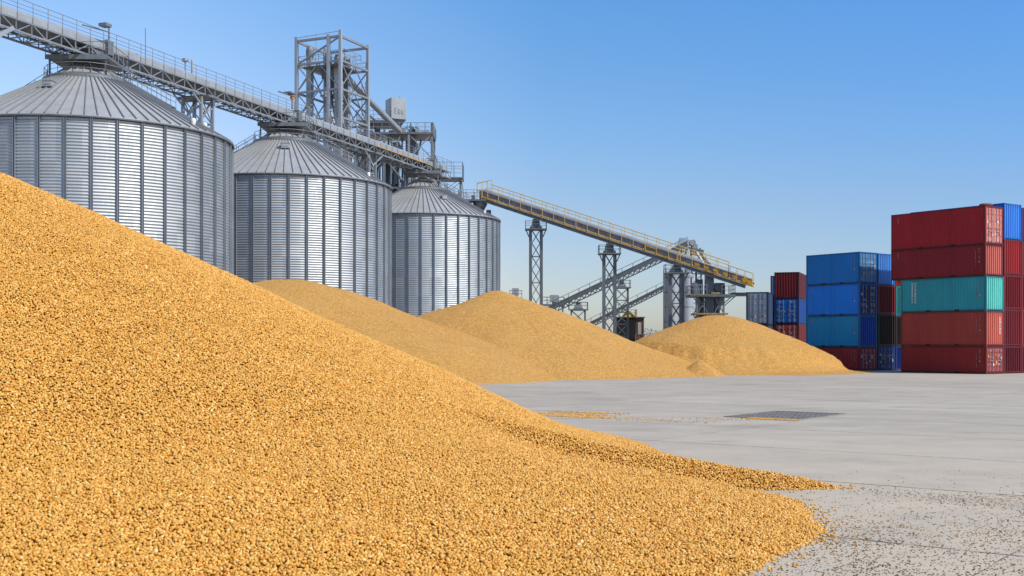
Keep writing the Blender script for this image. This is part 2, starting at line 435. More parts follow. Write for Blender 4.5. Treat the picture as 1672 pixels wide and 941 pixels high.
# spilled kernels round the toe and small crumbs over the concrete
def scatter(n, fn):
    out = []
    while len(out) < n:
        m_ = n * 3
        p = fn(m_); out.extend(p.tolist())
    return np.array(out[:n])
def toe_pts(m_):
    x = rng.uniform(1, 8.5, m_); y = rng.uniform(10, 23, m_); h = front_h(x, y)
    dens = np.exp(np.clip(h, -9, 0) / .055)
    k = (h < 0.0) & (rng.random(m_) < dens)
    return np.stack([x[k], y[k]], -1)
P = scatter(520, toe_pts); nP = len(P); rot, scl = rand_rs(nP, .0165, .3)
tag(kernel_object('spilled_kernels', np.column_stack([P, np.full(nP, .011)]), rot, scl, NG_K),
    'golden kernels scattered around the toe of the foreground heap', 'spilled grain', kind='stuff')
def crumb_pts(m_):
    x = rng.uniform(1.5, 9.5, m_); y = rng.uniform(10.5, 22, m_); h = front_h(x, y)
    dn = np.clip(1.15 - (y - 11) / 6.5, .02, 1) * (.25 + .7 * np.clip(fbm(x, y, .9, 77) + .15, 0, 1) + .6 * np.clip(fbm(x, y, 3.1, 79) + .1, 0, 1) ** 2)
    dn = np.maximum(dn, .42 * np.exp(-((y - 18.3 + (x - 6) * .35 + .3 * np.sin(x * 2)) / .8) ** 2 - ((x - 7.0) / 1.1) ** 2))
    k = (h < .0) & (rng.random(m_) < dn)
    return np.stack([x[k], y[k]], -1)
P = scatter(13000, crumb_pts); nP = len(P); rot, scl = rand_rs(nP, .0072, .3); scl = scl * rng.uniform(.6, 1.5, (nP, 1)) * np.array([1.3, .8, .8])
tag(kernel_object('scattered_crumbs', np.column_stack([P, np.full(nP, .004)]), rot, scl, NG_C),
    'small dark grain crumbs strewn over the concrete at lower right', 'spilled grain', kind='stuff')
def patch(cx, cy, sx, sy, ang, n, size):
    t = rng.normal(0, 1, (n, 2)); t = t[np.abs(t[:, 0]) < 2]
    a = R(ang); x = cx + t[:, 0] * sx * math.cos(a) - t[:, 1] * sy * math.sin(a); y = cy + t[:, 0] * sx * math.sin(a) + t[:, 1] * sy * math.cos(a)
    return np.stack([x, y], -1)
g0 = at(960, 682, 1).x * 0
P1 = np.vstack([patch(2.0, 37.8, .8, .10, -34, 1000, 0), patch(1.7, 38.6, 1.0, .45, -30, 700, 0), patch(2.6, 39.9, .8, .16, -34, 300, 0), patch(3.9, 36.3, 1.4, .3, -34, 160, 0)])
nP = len(P1); rot, scl = rand_rs(nP, .019, .3)
tag(kernel_object('spilled_patch', np.column_stack([P1, np.full(nP, .015)]), rot, scl, NG_K), 'thin spill of golden grain along a joint left of the drain grate', 'spilled grain', kind='stuff')
P2 = np.vstack([patch(8.15, 36.35, .45, .10, -37, 900, 0), patch(6.6, 36.6, .8, .2, -20, 60, 0)])
nP = len(P2); rot, scl = rand_rs(nP, .019, .3)
tag(kernel_object('spilled_patch', np.column_stack([P2, np.full(nP, .02)]), rot, scl, NG_K), 'small spill of golden grain along the near edge of the drain grate', 'spilled grain', kind='stuff')

# --------------------------------------------- rear heaps
def rear_heap(label, cx, cy, H, kk, e, rad, seed, extra=None):
    t = thing('maize_heap', label, 'grain heap', (cx, cy, 0), 0, 'maize heaps on the concrete yard')
    def h(x, y):
        r = np.hypot(x - cx, y - cy); r = r * (1 + .05 * vnoise(x, y, .18, seed + 20))
        z = H + e - np.sqrt((kk * r) ** 2 + e * e)
        g = np.arctan2(y - cy, x - cx)
        fr_ = np.clip((r - 4.5) / 6, 0, 1)
        z = z + .16 * vnoise(g * 6, r * .25, 1.0, seed + 31) * np.clip(z / 1.5, 0, 1) * fr_ + .08 * vnoise(g * 19, r * .4, 1.0, seed + 33) * np.clip(z, 0, 1) * fr_
        z = z + .13 * vnoise(x, y, .33, seed + 41) * np.clip(z / 2, 0, 1)
        z = z + .28 * fbm(x, y, .16, seed) * np.clip(z / 2, 0, 1) * np.clip(r / 5, .25, 1) + .10 * fbm(x, y, .6, seed + 5) * np.clip(z, 0, 1) + .035 * fbm(x, y, 2.4, seed + 8)
        if extra is not None: z = extra(x, y, z)
        return z
    polar_pile('heap_body', cx, cy, rad * 1.16, h, M['grain_far'], t, 260, 560, (cx, cy, 0))
    return t
rear_heap('broad round-topped maize heap in front of the middle silo', -15.4, 80, 6.75, .42, 1.5, 19.4, 100)
def ex3(x, y, z):
    # dug-out bite at the right foot
    d = np.hypot((x - 15.0) / 1.0, (y - 84.2) / 1.6)
    z = z - .6 * np.clip(1 - d / 1.4, 0, 1)
    b = 1.28 + .12 * vnoise(x, y, 1.6, 91) - np.sqrt((np.hypot(x - 13.7, (y - 84.6) * .8) * .72) ** 2 + .02)
    return np.maximum(z, np.where(b > 0, b, -1))
rear_heap('pointed maize heap between the smallest silo and the round-topped heap', -1.2, 92, 6.5, .385, .25, 18.4, 200, ex3)
def ex4(x, y, z):
    lv = 1.55 + .5 * vnoise(x, y, .25, 333) - (x - 17.3) * .05
    st = np.clip((z - lv) / .45, 0, 1)
    z2 = z - .42 * (1 - st) * np.clip(z / .8, 0, 1)
    l2 = .7 + .3 * vnoise(x, y, .3, 335) ; s2 = np.clip((z2 - l2) / .22, 0, 1)
    return z2 - .16 * (1 - s2) * np.clip(z2 / .3, 0, 1)
rear_heap('smallest farthest maize heap with ledges in front of the container stacks', 17.45, 98, 4.75, .475, 1.2, 12.4, 300, ex4)

# ------------------------------------------------------------------ drain grate
GA = Vector((6.92, 37.7, 0)); gu = Vector((.6, .8, 0)); gv = Vector((.8, -.6, 0))
t = thing('drain_grate', 'dark steel drain grate set flush in the concrete yard', 'drain', GA)
mb = MB(); c0 = GA + gu * 1.9 + gv * 1.25
mb.obox(c0 + Vector((0, 0, .004)), gu * 1.88, gv * 1.23, Vector((0, 0, .002))); mb.build('depth_shade', M['black'], t)  # flat black sheet, paints in the darkness below the bars
mb = MB()
for a_, b_, L_, W_ in ((0, 1.25, .05, 1.25), (3.8, 1.25, .05, 1.25)):
    mb.obox(GA + gu * a_ + gv * b_ + Vector((0, 0, .012)), gu * .05, gv * 1.3, Vector((0, 0, .01)))
for b_ in (0, 2.5):
    mb.obox(GA + gu * 1.9 + gv * b_ + Vector((0, 0, .0125)), gu * 1.84, gv * .05, Vector((0, 0, .01)))
for k_ in (1, 2, 3):
    mb.obox(GA + gu * (.95 * k_) + gv * 1.25 + Vector((0, 0, .0105)), gu * .03, gv * 1.19, Vector((0, 0, .008)))
mb.build('frame', M['grate'], t)
for k_ in range(14):
    mb = MB(); b_ = .12 + k_ * .174
    mb.obox(GA + gu * 1.9 + gv * b_ + Vector((0, 0, .010)), gu * 1.84, gv * .035, Vector((0, 0, .006))); mb.build('bar', M['grate'], t)

# ------------------------------------------------------------------ silos
def rail_run(mb, pts, h=1.05, r=.03, step=1.5, mid=True, n=5):
    """posts and rails along a polyline of foot points"""
    for a, b in zip(pts[:-1], pts[1:]):
        a = Vector(a); b = Vector(b); L = (b - a).length; k = max(1, round(L / step)); up = Vector((0, 0, h))
        for i in range(k + 1):
            p = a.lerp(b, i / k); mb.tube(p, p + up, r, n)
        mb.tube(a + up, b + up, r, n)
        if mid:
            mb.tube(a + up * .55, b + up * .55, r * .8, n)

def make_silo(label, cx, cy, Rr, He=18.0, Hp=23.5, stair_dirs=(), vents=(), boxes=()):
    t = thing('grain_silo', label, 'silo', (cx, cy, 0), 0, 'corrugated steel grain silos'); c = Vector((cx, cy, 0))
    # wall: corrugated rings
    pitch = .225; seg = 6; na = 200
    zs = np.arange(0, He + 1e-6, pitch / seg); rr = Rr + .029 * np.cos(zs / pitch * 2 * np.pi)
    a = np.linspace(0, 2 * np.pi, na, endpoint=False)
    V = np.stack([(cx + rr[:, None] * np.cos(a)), (cy + rr[:, None] * np.sin(a)), np.repeat(zs[:, None], na, 1)], -1).reshape(-1, 3)
    i, j = np.meshgrid(np.arange(len(zs) - 1), np.arange(na), indexing='ij'); j2 = (j + 1) % na
    Fc = np.stack([i * na + j, i * na + j2, (i + 1) * na + j2, (i + 1) * na + j], -1).reshape(-1, 4)
    np_mesh('wall', V, Fc, M['silo_wall'], t, True, (cx, cy, 0))
    # stiffeners
    me = None; n = 40
    for i in range(n):
        if me is None:
            mb = MB()
            for s in (-1, 1): mb.box(Rr + .03, Rr + .17, s * .065 - .02, s * .065 + .02, 0, He - .05)
            mb.box(Rr + .03, Rr + .07, -.044, .044, 0, He - .05)
            o = mb.build('stiffener', M['stiffener']); me = o.data
        else:
            o = bpy.data.objects.new('stiffener', me); C.objects.link(o)
        o.parent = t; o.rotation_euler = (0, 0, 2 * math.pi * (i + .37) / n)
    # roof
    rc = 1.1; slope = (Hp - He) / (Rr + .18 - rc)
    zr = lambda r: He + (Rr + .18 - r) * slope
    n = 80; mb = MB(); prof = [(Rr + .20, He - .10), (Rr + .20, He + .0)] + [(r, zr(r)) for r in np.linspace(Rr + .18, rc, 8)]
    mb.lathe(c, prof, 160); mb.build('roof', M['silo_roof'], t)
    me = None
    for i in range(n):
        if me is None:
            mb = MB(); mb.bar((Rr + .2, 0, zr(Rr + .2) + .05), (3.2, 0, zr(3.2) + .05), .06, .12)
            o = mb.build('roof_rib', M['roof_rib']); me = o.data
        else:
            o = bpy.data.objects.new('roof_rib', me); C.objects.link(o)
        o.parent = t; o.rotation_euler = (0, 0, 2 * math.pi * (i + .2) / n)
    # eave ring, upper collar and cap
    mb = MB(); mb.lathe(c, [(Rr + .10, He - .14), (Rr + .23, He - .14), (Rr + .23, He - .04), (Rr + .19, He - .04)], 160)
    mb.build('eave_ring', M['steel_dark'], t)
    mb = MB(); rk = 3.0
    mb.lathe(c, [(rk + .3, zr(rk + .3) + .03), (rk + .3, zr(rk) + .1), (rk - .1, zr(rk - .1) + .22), (rk - .1, zr(rk - .1))], 64)
    mb.build('collar_ring', M['steel_mid'], t)
    mb = MB(); mb.lathe(c, [(rk - .15, zr(rk) + .12), (1.0, zr(1.0) + .3), (.62, zr(.9) + .45), (.55, 24.3)], 40)
    for k_ in range(28):
        a_ = 2 * math.pi * k_ / 28; d = Vector((math.cos(a_), math.sin(a_), 0))
        mb.bar(c + d * (rk - .1) + Vector((0, 0, zr(rk) + .17)), c + d * 1.0 + Vector((0, 0, zr(1.0) + .35)), .05, .08)
    mb.build('cap', M['silo_roof'], t)
    # platform under the gallery
    mb = MB(); rp = 2.35; zp = 24.05
    mb.box(cx - rp, cx + rp, cy - rp, cy + rp, zp - .16, zp)
    mb.box(cx - rp - .02, cx + rp + .02, cy - rp - .04, cy - rp + .06, zp - .28, zp + .08)
    mb.build('platform', M['steel_mid'], t)
    mb = MB()
    for sx in (-1, 1):
        for sy in (-1, 1):
            p = c + Vector((sx * rp * .9, sy * rp * .9, 0)); r_ = Vector((p.x - cx, p.y - cy, 0)).length
            mb = MB(); mb.bar(p + Vector((0, 0, zr(r_) - .05)), p + Vector((0, 0, zp - .16)), .12); mb.build('platform_leg', M['steel_mid'], t)
    for sx in (-1, 1):
        mb = MB(); mb.bar((cx + sx * rp * .9, cy - rp * .9, zr(rp * 1.27)), (cx + sx * .4, cy - rp * .6, zp - .17), .07); mb.build('platform_brace', M['steel_mid'], t)
    mb = MB(); pts = [c + Vector((sx * rp, sy * rp, zp)) for sx, sy in ((-1, -1), (1, -1), (1, 1), (-1, 1), (-1, -1))]
    rail_run(mb, pts, 1.05, .03, 1.1)
    # ring railing round the collar
    ring = [c + Vector((3.15 * math.cos(a_), 3.15 * math.sin(a_), zr(3.15) + .15)) for a_ in np.linspace(0, 2 * math.pi, 17)]
    rail_run(mb, ring, .9, .025, 2)
    mb.build('railing', M['steel'], t)
    # roof stairs with railings
    for ang, r0, r1 in stair_dirs:
        mb = MB(); d = Vector((math.cos(R(ang)), math.sin(R(ang)), 0)); q = Vector((-d.y, d.x, 0))
        for s in (-.4, .4):
            a_ = c + d * r0 + q * s + Vector((0, 0, zr(r0) + .16)); b_ = c + d * r1 + q * s + Vector((0, 0, zr(r1) + .16))
            mb.bar(a_, b_, .08, .16); rail_run(mb, [a_, b_], .85, .028, 1.0)
        k_ = int((r1 - r0) / .35)
        for i in range(k_):
            r_ = r0 + (r1 - r0) * (i + .5) / k_; p = c + d * r_ + Vector((0, 0, zr(r_) + .2)); mb.bar(p - q * .4, p + q * .4, .2, .04)
        mb.build('roof_stair', M['steel'], t)
    for ang, r_, s in vents:
        mb = MB(); d = Vector((math.cos(R(ang)), math.sin(R(ang)), 0)); q = Vector((-d.y, d.x, 0)); p = c + d * r_ + Vector((0, 0, zr(r_)))
        mb.obox(p + Vector((0, 0, .22 * s)), d * .45 * s, q * .42 * s, Vector((0, 0, .26 * s)))
        mb.obox(p + Vector((0, 0, .52 * s)), d * .52 * s, q * .5 * s, Vector((0, 0, .04 * s)))
        mb.obox(p + d * .47 * s + Vector((0, 0, .26 * s)), d * .02, q * .3 * s, Vector((0, 0, .12 * s)))
        mb.build('roof_vent', M['steel_light'], t)
    for ang, r_, s in boxes:
        mb = MB(); d = Vector((math.cos(R(ang)), math.sin(R(ang)), 0)); p = c + d * r_ + Vector((0, 0, zr(r_) + .25))
        mb.lathe(p, [(0, .55 * s), (.3 * s, .5 * s), (.45 * s, .25 * s), (.45 * s, -.1), (.3 * s, -.3)], 14)
        mb.build('roof_fan', M['white'], t, True)
    return t
S1 = (-32.8, 90.0); S2 = (-22.7, 117.0); S3 = (-11.45, 149.0)
make_silo('largest leftmost corrugated silo, its left side cut by the photo edge', *S1, 10.8, stair_dirs=((-12, 3.2, 7.2), (172, 3.2, 8.0)),
          vents=((-98, 5.6, .8), (-160, 8.2, .9), (-172, 7.6, 1.0)), boxes=((-22, 9.9, .4), (8, 8.8, .4)))
make_silo('middle corrugated silo directly behind the round-topped heap', *S2, 10.4, stair_dirs=((-6, 3.2, 7.0), (178, 3.2, 8.5)), vents=((-80, 5.2, .9),), boxes=((-25, 9.7, .35),))
make_silo('smallest farthest corrugated silo beside the yellow-railed conveyor', *S3, 9.8, 18.0, 22.9, stair_dirs=((-8, 3.2, 6.0),), vents=((-60, 6.0, .7),), boxes=((-30, 9.3, .3),))

# ------------------------------------------------------------------ silo-top gallery conveyor
gd = Vector((.3405, .9402, 0)); gn = Vector((.9402, -.3405, 0)); G0 = Vector((-39.3, 72.0, 0)); GL = 88.5
def gp(s, n, z): return G0 + gd * s + gn * n + Vector((0, 0, z))
t = thing('conveyor_gallery', 'long grey steel lattice conveyor bridge running over the tops of three silos', 'conveyor', gp(0, 0, 0))
ZB, ZT = 24.28, 25.1; W2 = 1.05
mb = MB()
for sn in (-1, 1):
    for z, wd in ((ZB, .16), (ZT, .16)): mb.bar(gp(0, sn * W2, z), gp(GL, sn * W2, z), wd, .14)
mb.build('chord', M['steel'], t)
mb = MB(); step = 1.5; nst = int(GL / step)
for i in range(nst + 1):
    s = i * step
    for sn in (-1, 1):
        mb.bar(gp(s, sn * W2, ZB), gp(s, sn * W2, ZT), .07)
        if i < nst:
            mb.bar(gp(s, sn * W2, ZB if i % 2 else ZT), gp(s + step, sn * W2, ZT if i % 2 else ZB), .07)
    mb.bar(gp(s, -W2, ZB), gp(s, W2, ZB), .08)
    if i < nst: mb.bar(gp(s, -W2 if i % 2 else W2, ZB), gp(s + step, W2 if i % 2 else -W2, ZB), .06)
mb.build('lattice', M['steel'], t)
mb = MB(); mb.bar(gp(0, 0, ZT + .04), gp(GL, 0, ZT + .04), 1.9, .08); mb.build('walkway_deck', M['steel_mid'], t)
mb = MB()
for i in range(int(GL / 3)):
    mb.bar(gp(i * 3 + .02, W2 + .06, 25.36), gp(i * 3 + 2.98, W2 + .06, 25.36), .05, .42)
mb.build('side_panels', M['panel_grey'], t)
mb = MB(); mb.bar(gp(1, -.1, 25.5), gp(GL - 2, -.1, 25.5), .9, .6)
mb.tube(gp(1, -.1, 25.75), gp(GL - 2, -.1, 25.75), .42, 10); mb.build('belt_cover', M['steel_light'], t)
mb = MB()
for sn in (-1, 1): rail_run(mb, [gp(0, sn * (W2 + .12), 25.15), gp(GL, sn * (W2 + .12), 25.15)], 1.4, .028, 1.5)
for sn in (-1, 1): mb.tube(gp(0, sn * (W2 + .12), 26.2), gp(GL, sn * (W2 + .12), 26.2), .022, 5)
mb.build('handrail', M['steel'], t)
# service pipes along the underside
mb = MB(); mb.tube(gp(0, .5, 24.5), gp(GL, .5, 24.5), .07, 6); mb.tube(gp(0, -.5, 24.6), gp(GL, -.5, 24.6), .1, 6); mb.build('pipe', M['steel_dark'], t)
mb = MB(); mb.bar(gp(66, W2 + .12, 25.08), gp(84, W2 + .12, 25.08), .03, .07); mb.build('yellow_stripe', M['yellow'], t)
# drive units over the silos
for (sx, sy), mt in ((S1, 'steel_mid'), (S2, 'steel_mid'), (S3, 'steel_mid')):
    s = (Vector((sx, sy, 0)) - G0).dot(gd); mb = MB()
    mb.obox(gp(s, .2, 25.0), gd * .8, gn * .8, Vector((0, 0, .45)))
    mb.tube(gp(s - .2, .1, 24.0), gp(s, .1, 25.2), .35, 10); mb.obox(gp(s + .9, .9, 25.3), gd * .35, gn * .5, Vector((0, 0, .55)))
    mb.build('discharge_unit', M[mt], t)
mb = MB()
for s, z1 in ((-2, 0),): pass
sA = (Vector((-31.9, 92.2, 0)) - G0).dot(gd)
mb.tube(gp(20.2, 1.1, 25.2), gp(20.2, 1.1, 27.1), .07, 6); mb.obox(gp(20.0, .9, 27.1), gd * .35, gn * .35, Vector((0, 0, .12)))
mb.tube(gp(20.2, 1.1, 26.6), gp(17.2, 1.1, 26.4), .05, 6); mb.build('lamp_arm', M['steel_mid'], t)
mb = MB(); mb.tube(gp(24.6, 1.15, 25.1), gp(24.6, 1.15, 28.0), .035, 6); mb.build('antenna', M['steel_mid'], t)
mb = MB(); mb.tube(gp(32.4, -.6, 25.2), gp(32.4, -.6, 27.4), .06, 6); mb.lathe(gp(32.4, -.6, 27.3), [(0, .2), (.3, .15), (.3, -.05), (.1, -.15)], 10)
mb.build('lamp_post', M['steel'], t)
mb = MB(); mb.tube(gp(33.4, -.6, 25.2), gp(33.4, -.6, 27.6), .09, 6); mb.build('vent_pipe', M['steel'], t)
mb = MB(); mb.tube(gp(48.6, .6, 26.9), gp(48.6, .6, 27.0), .1, 6); mb.obox(gp(48.6, .6, 27.15), gd * .2, gn * .14, Vector((0, 0, .16))); mot = mb.build('motor', M['orange'], t); mb = MB(); mb.bar(gp(46.0, .6, 27.25), gp(48.1, .6, 27.3), .12); mb.tube(gp(48.6, .6, 26.0), gp(48.6, .6, 26.89), .09, 6); mb.obox(gp(48.2, .6, 27.5), gd * .6, gn * .4, Vector((0, 0, .08))); mb.build('bracket', M['steel_mid'], t)

# braces hanging off the gallery at the left edge of the photo
mb = MB(); s_ = 10.2
mb.bar(gp(s_, 1.0, 24.4), gp(s_ - 5.0, 1.2, 21.2), .28); mb.build('brace', M['steel_light'], t)

def lattice_tower(t, c, wx, wy, z0, z1, leg=.18, brace=.08, bay=2.0, mleg='steel', mbr='steel', ux=(1, 0, 0), uy=(0, 1, 0), rails=True):
    ux = Vector(ux); uy = Vector(uy); c = Vector((c[0], c[1], 0))
    cor = [c + ux * sx * wx / 2 + uy * sy * wy / 2 for sx, sy in ((-1, -1), (1, -1), (1, 1), (-1, 1))]
    for p in cor:
        mb = MB(); mb.bar(p + Vector((0, 0, z0)), p + Vector((0, 0, z1)), leg, leg, up=ux); mb.build('leg', M[mleg], t)
    mb = MB(); nb = max(1, round((z1 - z0) / bay)); hz = (z1 - z0) / nb
    for i in range(nb):
        za = z0 + i * hz; zb = za + hz
        for k in range(4):
            p, q = cor[k], cor[(k + 1) % 4]
            mb.bar(p + Vector((0, 0, zb)), q + Vector((0, 0, zb)), brace)
            mb.bar(p + Vector((0, 0, za)), q + Vector((0, 0, zb)), brace * .8); mb.bar(q + Vector((0, 0, za)), p + Vector((0, 0, zb)), brace * .8)
    mb.build('bracing', M[mbr], t)
    return cor

# support towers of the gallery
def gallery_support(label, s, wx, wn, z0, mleg='steel'):
    p = gp(s, 0, 0); t = thing('support_tower', label, 'support tower', (p.x, p.y, 0), 0, 'lattice towers carrying the silo-top conveyor')
    lattice_tower(t, p, wx, wn, z0, 24.05, .24, .10, 2.2, mleg, 'steel', gn, gd)
    mb = MB(); mb.obox(gp(s, 0, 24.12), gd * .8, gn * 1.7, Vector((0, 0, .09))); mb.build('bearing_beam', M['steel_mid'], t)
    mb = MB()
    for sn in (-1, 1): mb.bar(gp(s, sn * .9, 22.8), gp(s + sn * 0 + 2.2, sn * 1.0, 24.2), .12); mb.bar(gp(s, sn * .9, 22.8), gp(s - 2.2, sn * 1.0, 24.2), .12)
    mb.build('knee_brace', M['steel_light'], t); return t
gallery_support('slim lattice support tower standing between the two largest silos', 33.4, 1.9, 1.7, 0)
gallery_support('support tower with splayed braces between the middle and smallest silos', 66.0, 1.6, 1.6, 0)

# end stair platform of the gallery (right of smallest silo tip)
t = thing('service_platform', 'railed grey platform at the far end of the silo-top conveyor above the smallest silo', 'platform', (gp(GL, 0, 0).x, gp(GL, 0, 0).y, 0))
pc = gp(GL + 1.6, .2, 0); lattice_tower(t, pc, 3.0, 3.0, 0, 24.3, .16, .08, 2.4, 'steel_mid', 'steel_mid')
mb = MB(); mb.box(pc.x - 1.9, pc.x + 1.9, pc.y - 1.9, pc.y + 1.9, 24.3, 24.45); mb.build('deck', M['steel_mid'], t)
mb = MB(); rail_run(mb, [pc + Vector((sx * 1.85, sy * 1.85, 24.45)) for sx, sy in ((-1, -1), (1, -1), (1, 1), (-1, 1), (-1, -1))], 2.0, .035, 1.2); mb.build('railing', M['steel'], t)
mb = MB()
for k in range(3): mb.path([Vector((pc.x + 1.7, pc.y - 1.7 + k * .4, 24.3)), Vector((pc.x + 2.0, pc.y - 1.5, 22.0)), Vector((pc.x + 2.9 - k * .3, pc.y - 1.2, 17))], .06)
mb.build('downpipe', M['steel_mid'], t)

# ------------------------------------------------------------------ elevator tower
TN = Vector((-19.9, 135, 0)); tu = Vector((.41, .912, 0)); tv = Vector((-.912, .41, 0)); TW = 6.1
t = thing('elevator_tower', 'tall open steel frame tower around bucket elevator legs, highest structure in the photo', 'tower', (TN.x, TN.y, 0))
def tp(a, b, z): return TN + tu * a * TW + tv * b * TW + Vector((0, 0, z))
tops = {(0, 0): 38.7, (1, 0): 38.3, (0, 1): 38.5, (1, 1): 38.6}
for (a, b), z in tops.items():
    mb = MB(); mb.bar(tp(a, b, 0), tp(a, b, z), .34, .34, up=tu); mb.build('post', M['steel_light'], t)
mb = MB(); mb.bar(tp(0, .27, 0), tp(0, .27, 38.35), .34, .34, up=tu); mb.build('post', M['steel_light'], t)
lev = [35.3 - .1, 31.9, 28.6, 25.2, 21.8]
mb = MB(); ring = [(0, 0), (1, 0), (1, 1), (0, 1), (0, 0)]
for (a, b), (c_, d_) in zip(ring[:-1], ring[1:]):
    mb.bar(tp(a, b, 38.0), tp(c_, d_, 38.0), .26, .26)
    for z in lev: mb.bar(tp(a, b, z), tp(c_, d_, z), .2, .24)
mb.build('beam', M['steel'], t)
mb = MB()
for (a, b), (c_, d_) in zip(ring[:-1], ring[1:]):
    for z0, z1 in zip(lev[1:], lev[:-1]):
        m_ = (tp(a, b, z0) + tp(c_, d_, z0)) / 2
        mb.bar(tp(a, b, z0), tp((a + c_) / 2, (b + d_) / 2, z1), .11); mb.bar(tp((a + c_) / 2, (b + d_) / 2, z0), tp(a, b, z1), .11)
        mb.bar(tp(c_, d_, z0), tp((a + c_) / 2, (b + d_) / 2, z1), .11)
mb.bar(tp(0, 0, 38), tp(0, 1, 35.2), .16); mb.bar(tp(0, 0, 38.6), tp(0, 1, 38.4), .05)
mb.bar(tp(0, 0, 35.2), tp(0, 0, 35.3), .1)
mb.build('bracing', M['steel'], t)
mb = MB()
for z, k_ in ((35.0, .8), (31.8, .35)):
    mb.obox(tp(.5, .5, z), tu * TW * .5 * k_, tv * TW * .5 * k_, Vector((0, 0, .08)))
mb.build('platform', M['steel_mid'], t)
mb = MB(); rail_run(mb, [tp(a, b, 35.1) for a, b in ((.03, .03), (.97, .03), (.97, .97), (.03, .97), (.03, .03))], 1.1, .035, 1.2)
rail_run(mb, [tp(a, b, 35.9) for a, b in ((.3, .1), (.9, .1), (.9, .7), (.3, .7), (.3, .1))], 1.1, .03, 1.2)
mb.build('railing', M['steel_light'], t)
for k_, (a, b, zt) in enumerate(((.25, .86, 37.0), (.5, .6, 36.4), (.78, .35, 36.2), (.35, .28, 35.8))):
    mb = MB(); mb.obox(tp(a, b, zt / 2), tu * .28, tv * .34, Vector((0, 0, zt / 2))); mb.build('elevator_leg', M['steel_light' if k_ != 2 else 'steel'], t)
    mb = MB(); p = tp(a, b, zt)
    mb.lathe(p, [(.0, .75), (.36, .6), (.48, .2), (.48, -.5), (.36, -.8)], 12); mb.build('elevator_head', M['steel_mid'], t)
for p_, q_, r_ in ((tp(.6, .3, 34.4), at(652, 214, 159), .42), (tp(.35, .3, 33.5), at(560, 205, 137), .22), (tp(.5, .55, 33.5), at(612, 196, 158), .16), (tp(.4, .6, 34), at(532, 160, 137), .2)):
    mb = MB(); mb.tube(p_, q_, r_, 10); mb.build('spout', M['steel_light' if r_ > .4 else 'steel'], t)
for k_ in range(4):
    mb = MB(); mb.path([tp(.5, .5, 33.8), tp(.2 + .2 * k_, .45, 31.5 - k_ * .4), tp(.1 + .25 * k_, .2 + .1 * k_, 28), tp(.15 + .25 * k_, .25, 14)], .14, 8); mb.build('pipe', M['steel_mid' if k_ % 2 else 'steel'], t)
mb = MB(); mb.obox(tp(.5, .5, 34.4), tu * 1.0, tv * .9, Vector((0, 0, .6))); mb.obox(tp(.55, .45, 33), tu * .6, tv * .5, Vector((0, 0, .8))); mb.build('distributor', M['steel_mid'], t)
mb = MB(); mb.tube(tp(.3, .75, 35), tp(.3, .75, 39.2), .035, 6); mb.tube(tp(.8, .2, 35), tp(.8, .2, 37.6), .03, 6); mb.build('antenna', M['steel'], t)
mb = MB()
for s in (-.25, .25): mb.tube(tp(1, 0, 3) + tv * (.6 + s), tp(1, 0, 34) + tv * (.6 + s), .03, 5)
for k_ in range(90): mb.tube(tp(1, 0, 3 + k_ * .34) + tv * .35, tp(1, 0, 3 + k_ * .34) + tv * .85, .018, 4)
mb.build('ladder', M['steel_mid'], t)

# ------------------------------------------------------------------ lower processing tower with grey hopper
DC = at(652, 212, 145); DC.z = 0
t = thing('processing_tower', 'lower crowded platform tower carrying a square grey hopper right of the tall frame', 'tower', DC)
for k_, (x_, y_) in enumerate(((-4.6, -2.2), (-1.6, -2.4), (1.4, -2.4), (4.2, -2.2), (-4.6, 2.4), (-1.6, 2.4), (1.4, 2.4), (4.2, 2.4))):
    mb = MB(); p = DC + Vector((x_, y_, 0)); mb.bar(p, p + Vector((0, 0, 29.4 if x_ > 4 or x_ < -4 else 28.6)), .26); mb.build('post', M['steel_mid' if k_ % 2 else 'steel'], t)
for (x0, x1, z) in ((-5.0, -.6, 29.7), (-5.0, 4.4, 28.2), (-4.8, 4.3, 25.0), (-4.6, 4.2, 21.5)):
    mb = MB(); mb.box(DC.x + x0, DC.x + x1, DC.y - 2.6, DC.y + 2.6, z - .22, z); mb.build('deck', M['steel_mid'], t)
mb = MB()
for x0, x1, z in ((-5.0, -.8, 29.7), (1.6, 4.4, 28.2)):
    rail_run(mb, [DC + Vector((a, b, z)) for a, b in ((x0, -2.6), (x1, -2.6), (x1, 2.6), (x0, 2.6), (x0, -2.6))], 1.15, .035, 1.0)
rail_run(mb, [DC + Vector((-5.0, -2.62, 28.2)), DC + Vector((4.4, -2.62, 28.2))], 1.15, .035, 1.0)
mb.build('railing', M['steel'], t)
hx, hz0, hz1 = at(645, 192, 143).x - DC.x, 29.95, 32.5
mb = MB(); cc = DC + Vector((hx, -1.0, (hz0 + hz1) / 2)); ca, sa = math.cos(R(28)), math.sin(R(28))
ax = Vector((ca, sa, 0)); ay = Vector((-sa, ca, 0))
mb.obox(cc, ax * .98, ay * .98, Vector((0, 0, (hz1 - hz0) / 2))); mb.obox(cc + Vector((-.1, 0, 1.35)), ax * .3, ay * .3, Vector((0, 0, .1)))
hop = mb.build('hopper_box', M['steel'], t)
mb = MB(); b0 = [cc + ax * sx * .98 + ay * sy * .98 + Vector((0, 0, -1.28)) for sx, sy in ((-1, -1), (1, -1), (1, 1), (-1, 1))]
b1 = [cc + ax * sx * .3 + ay * sy * .3 + Vector((0, 0, -2.4)) for sx, sy in ((-1, -1), (1, -1), (1, 1), (-1, 1))]
mb.add(b0 + b1, [(0, 1, 5, 4), (1, 2, 6, 5), (2, 3, 7, 6), (3, 0, 4, 7), (4, 5, 6, 7)]); mb.build('hopper_cone', M['steel_dark'], hop)
BASE[hop] = BASE[t]
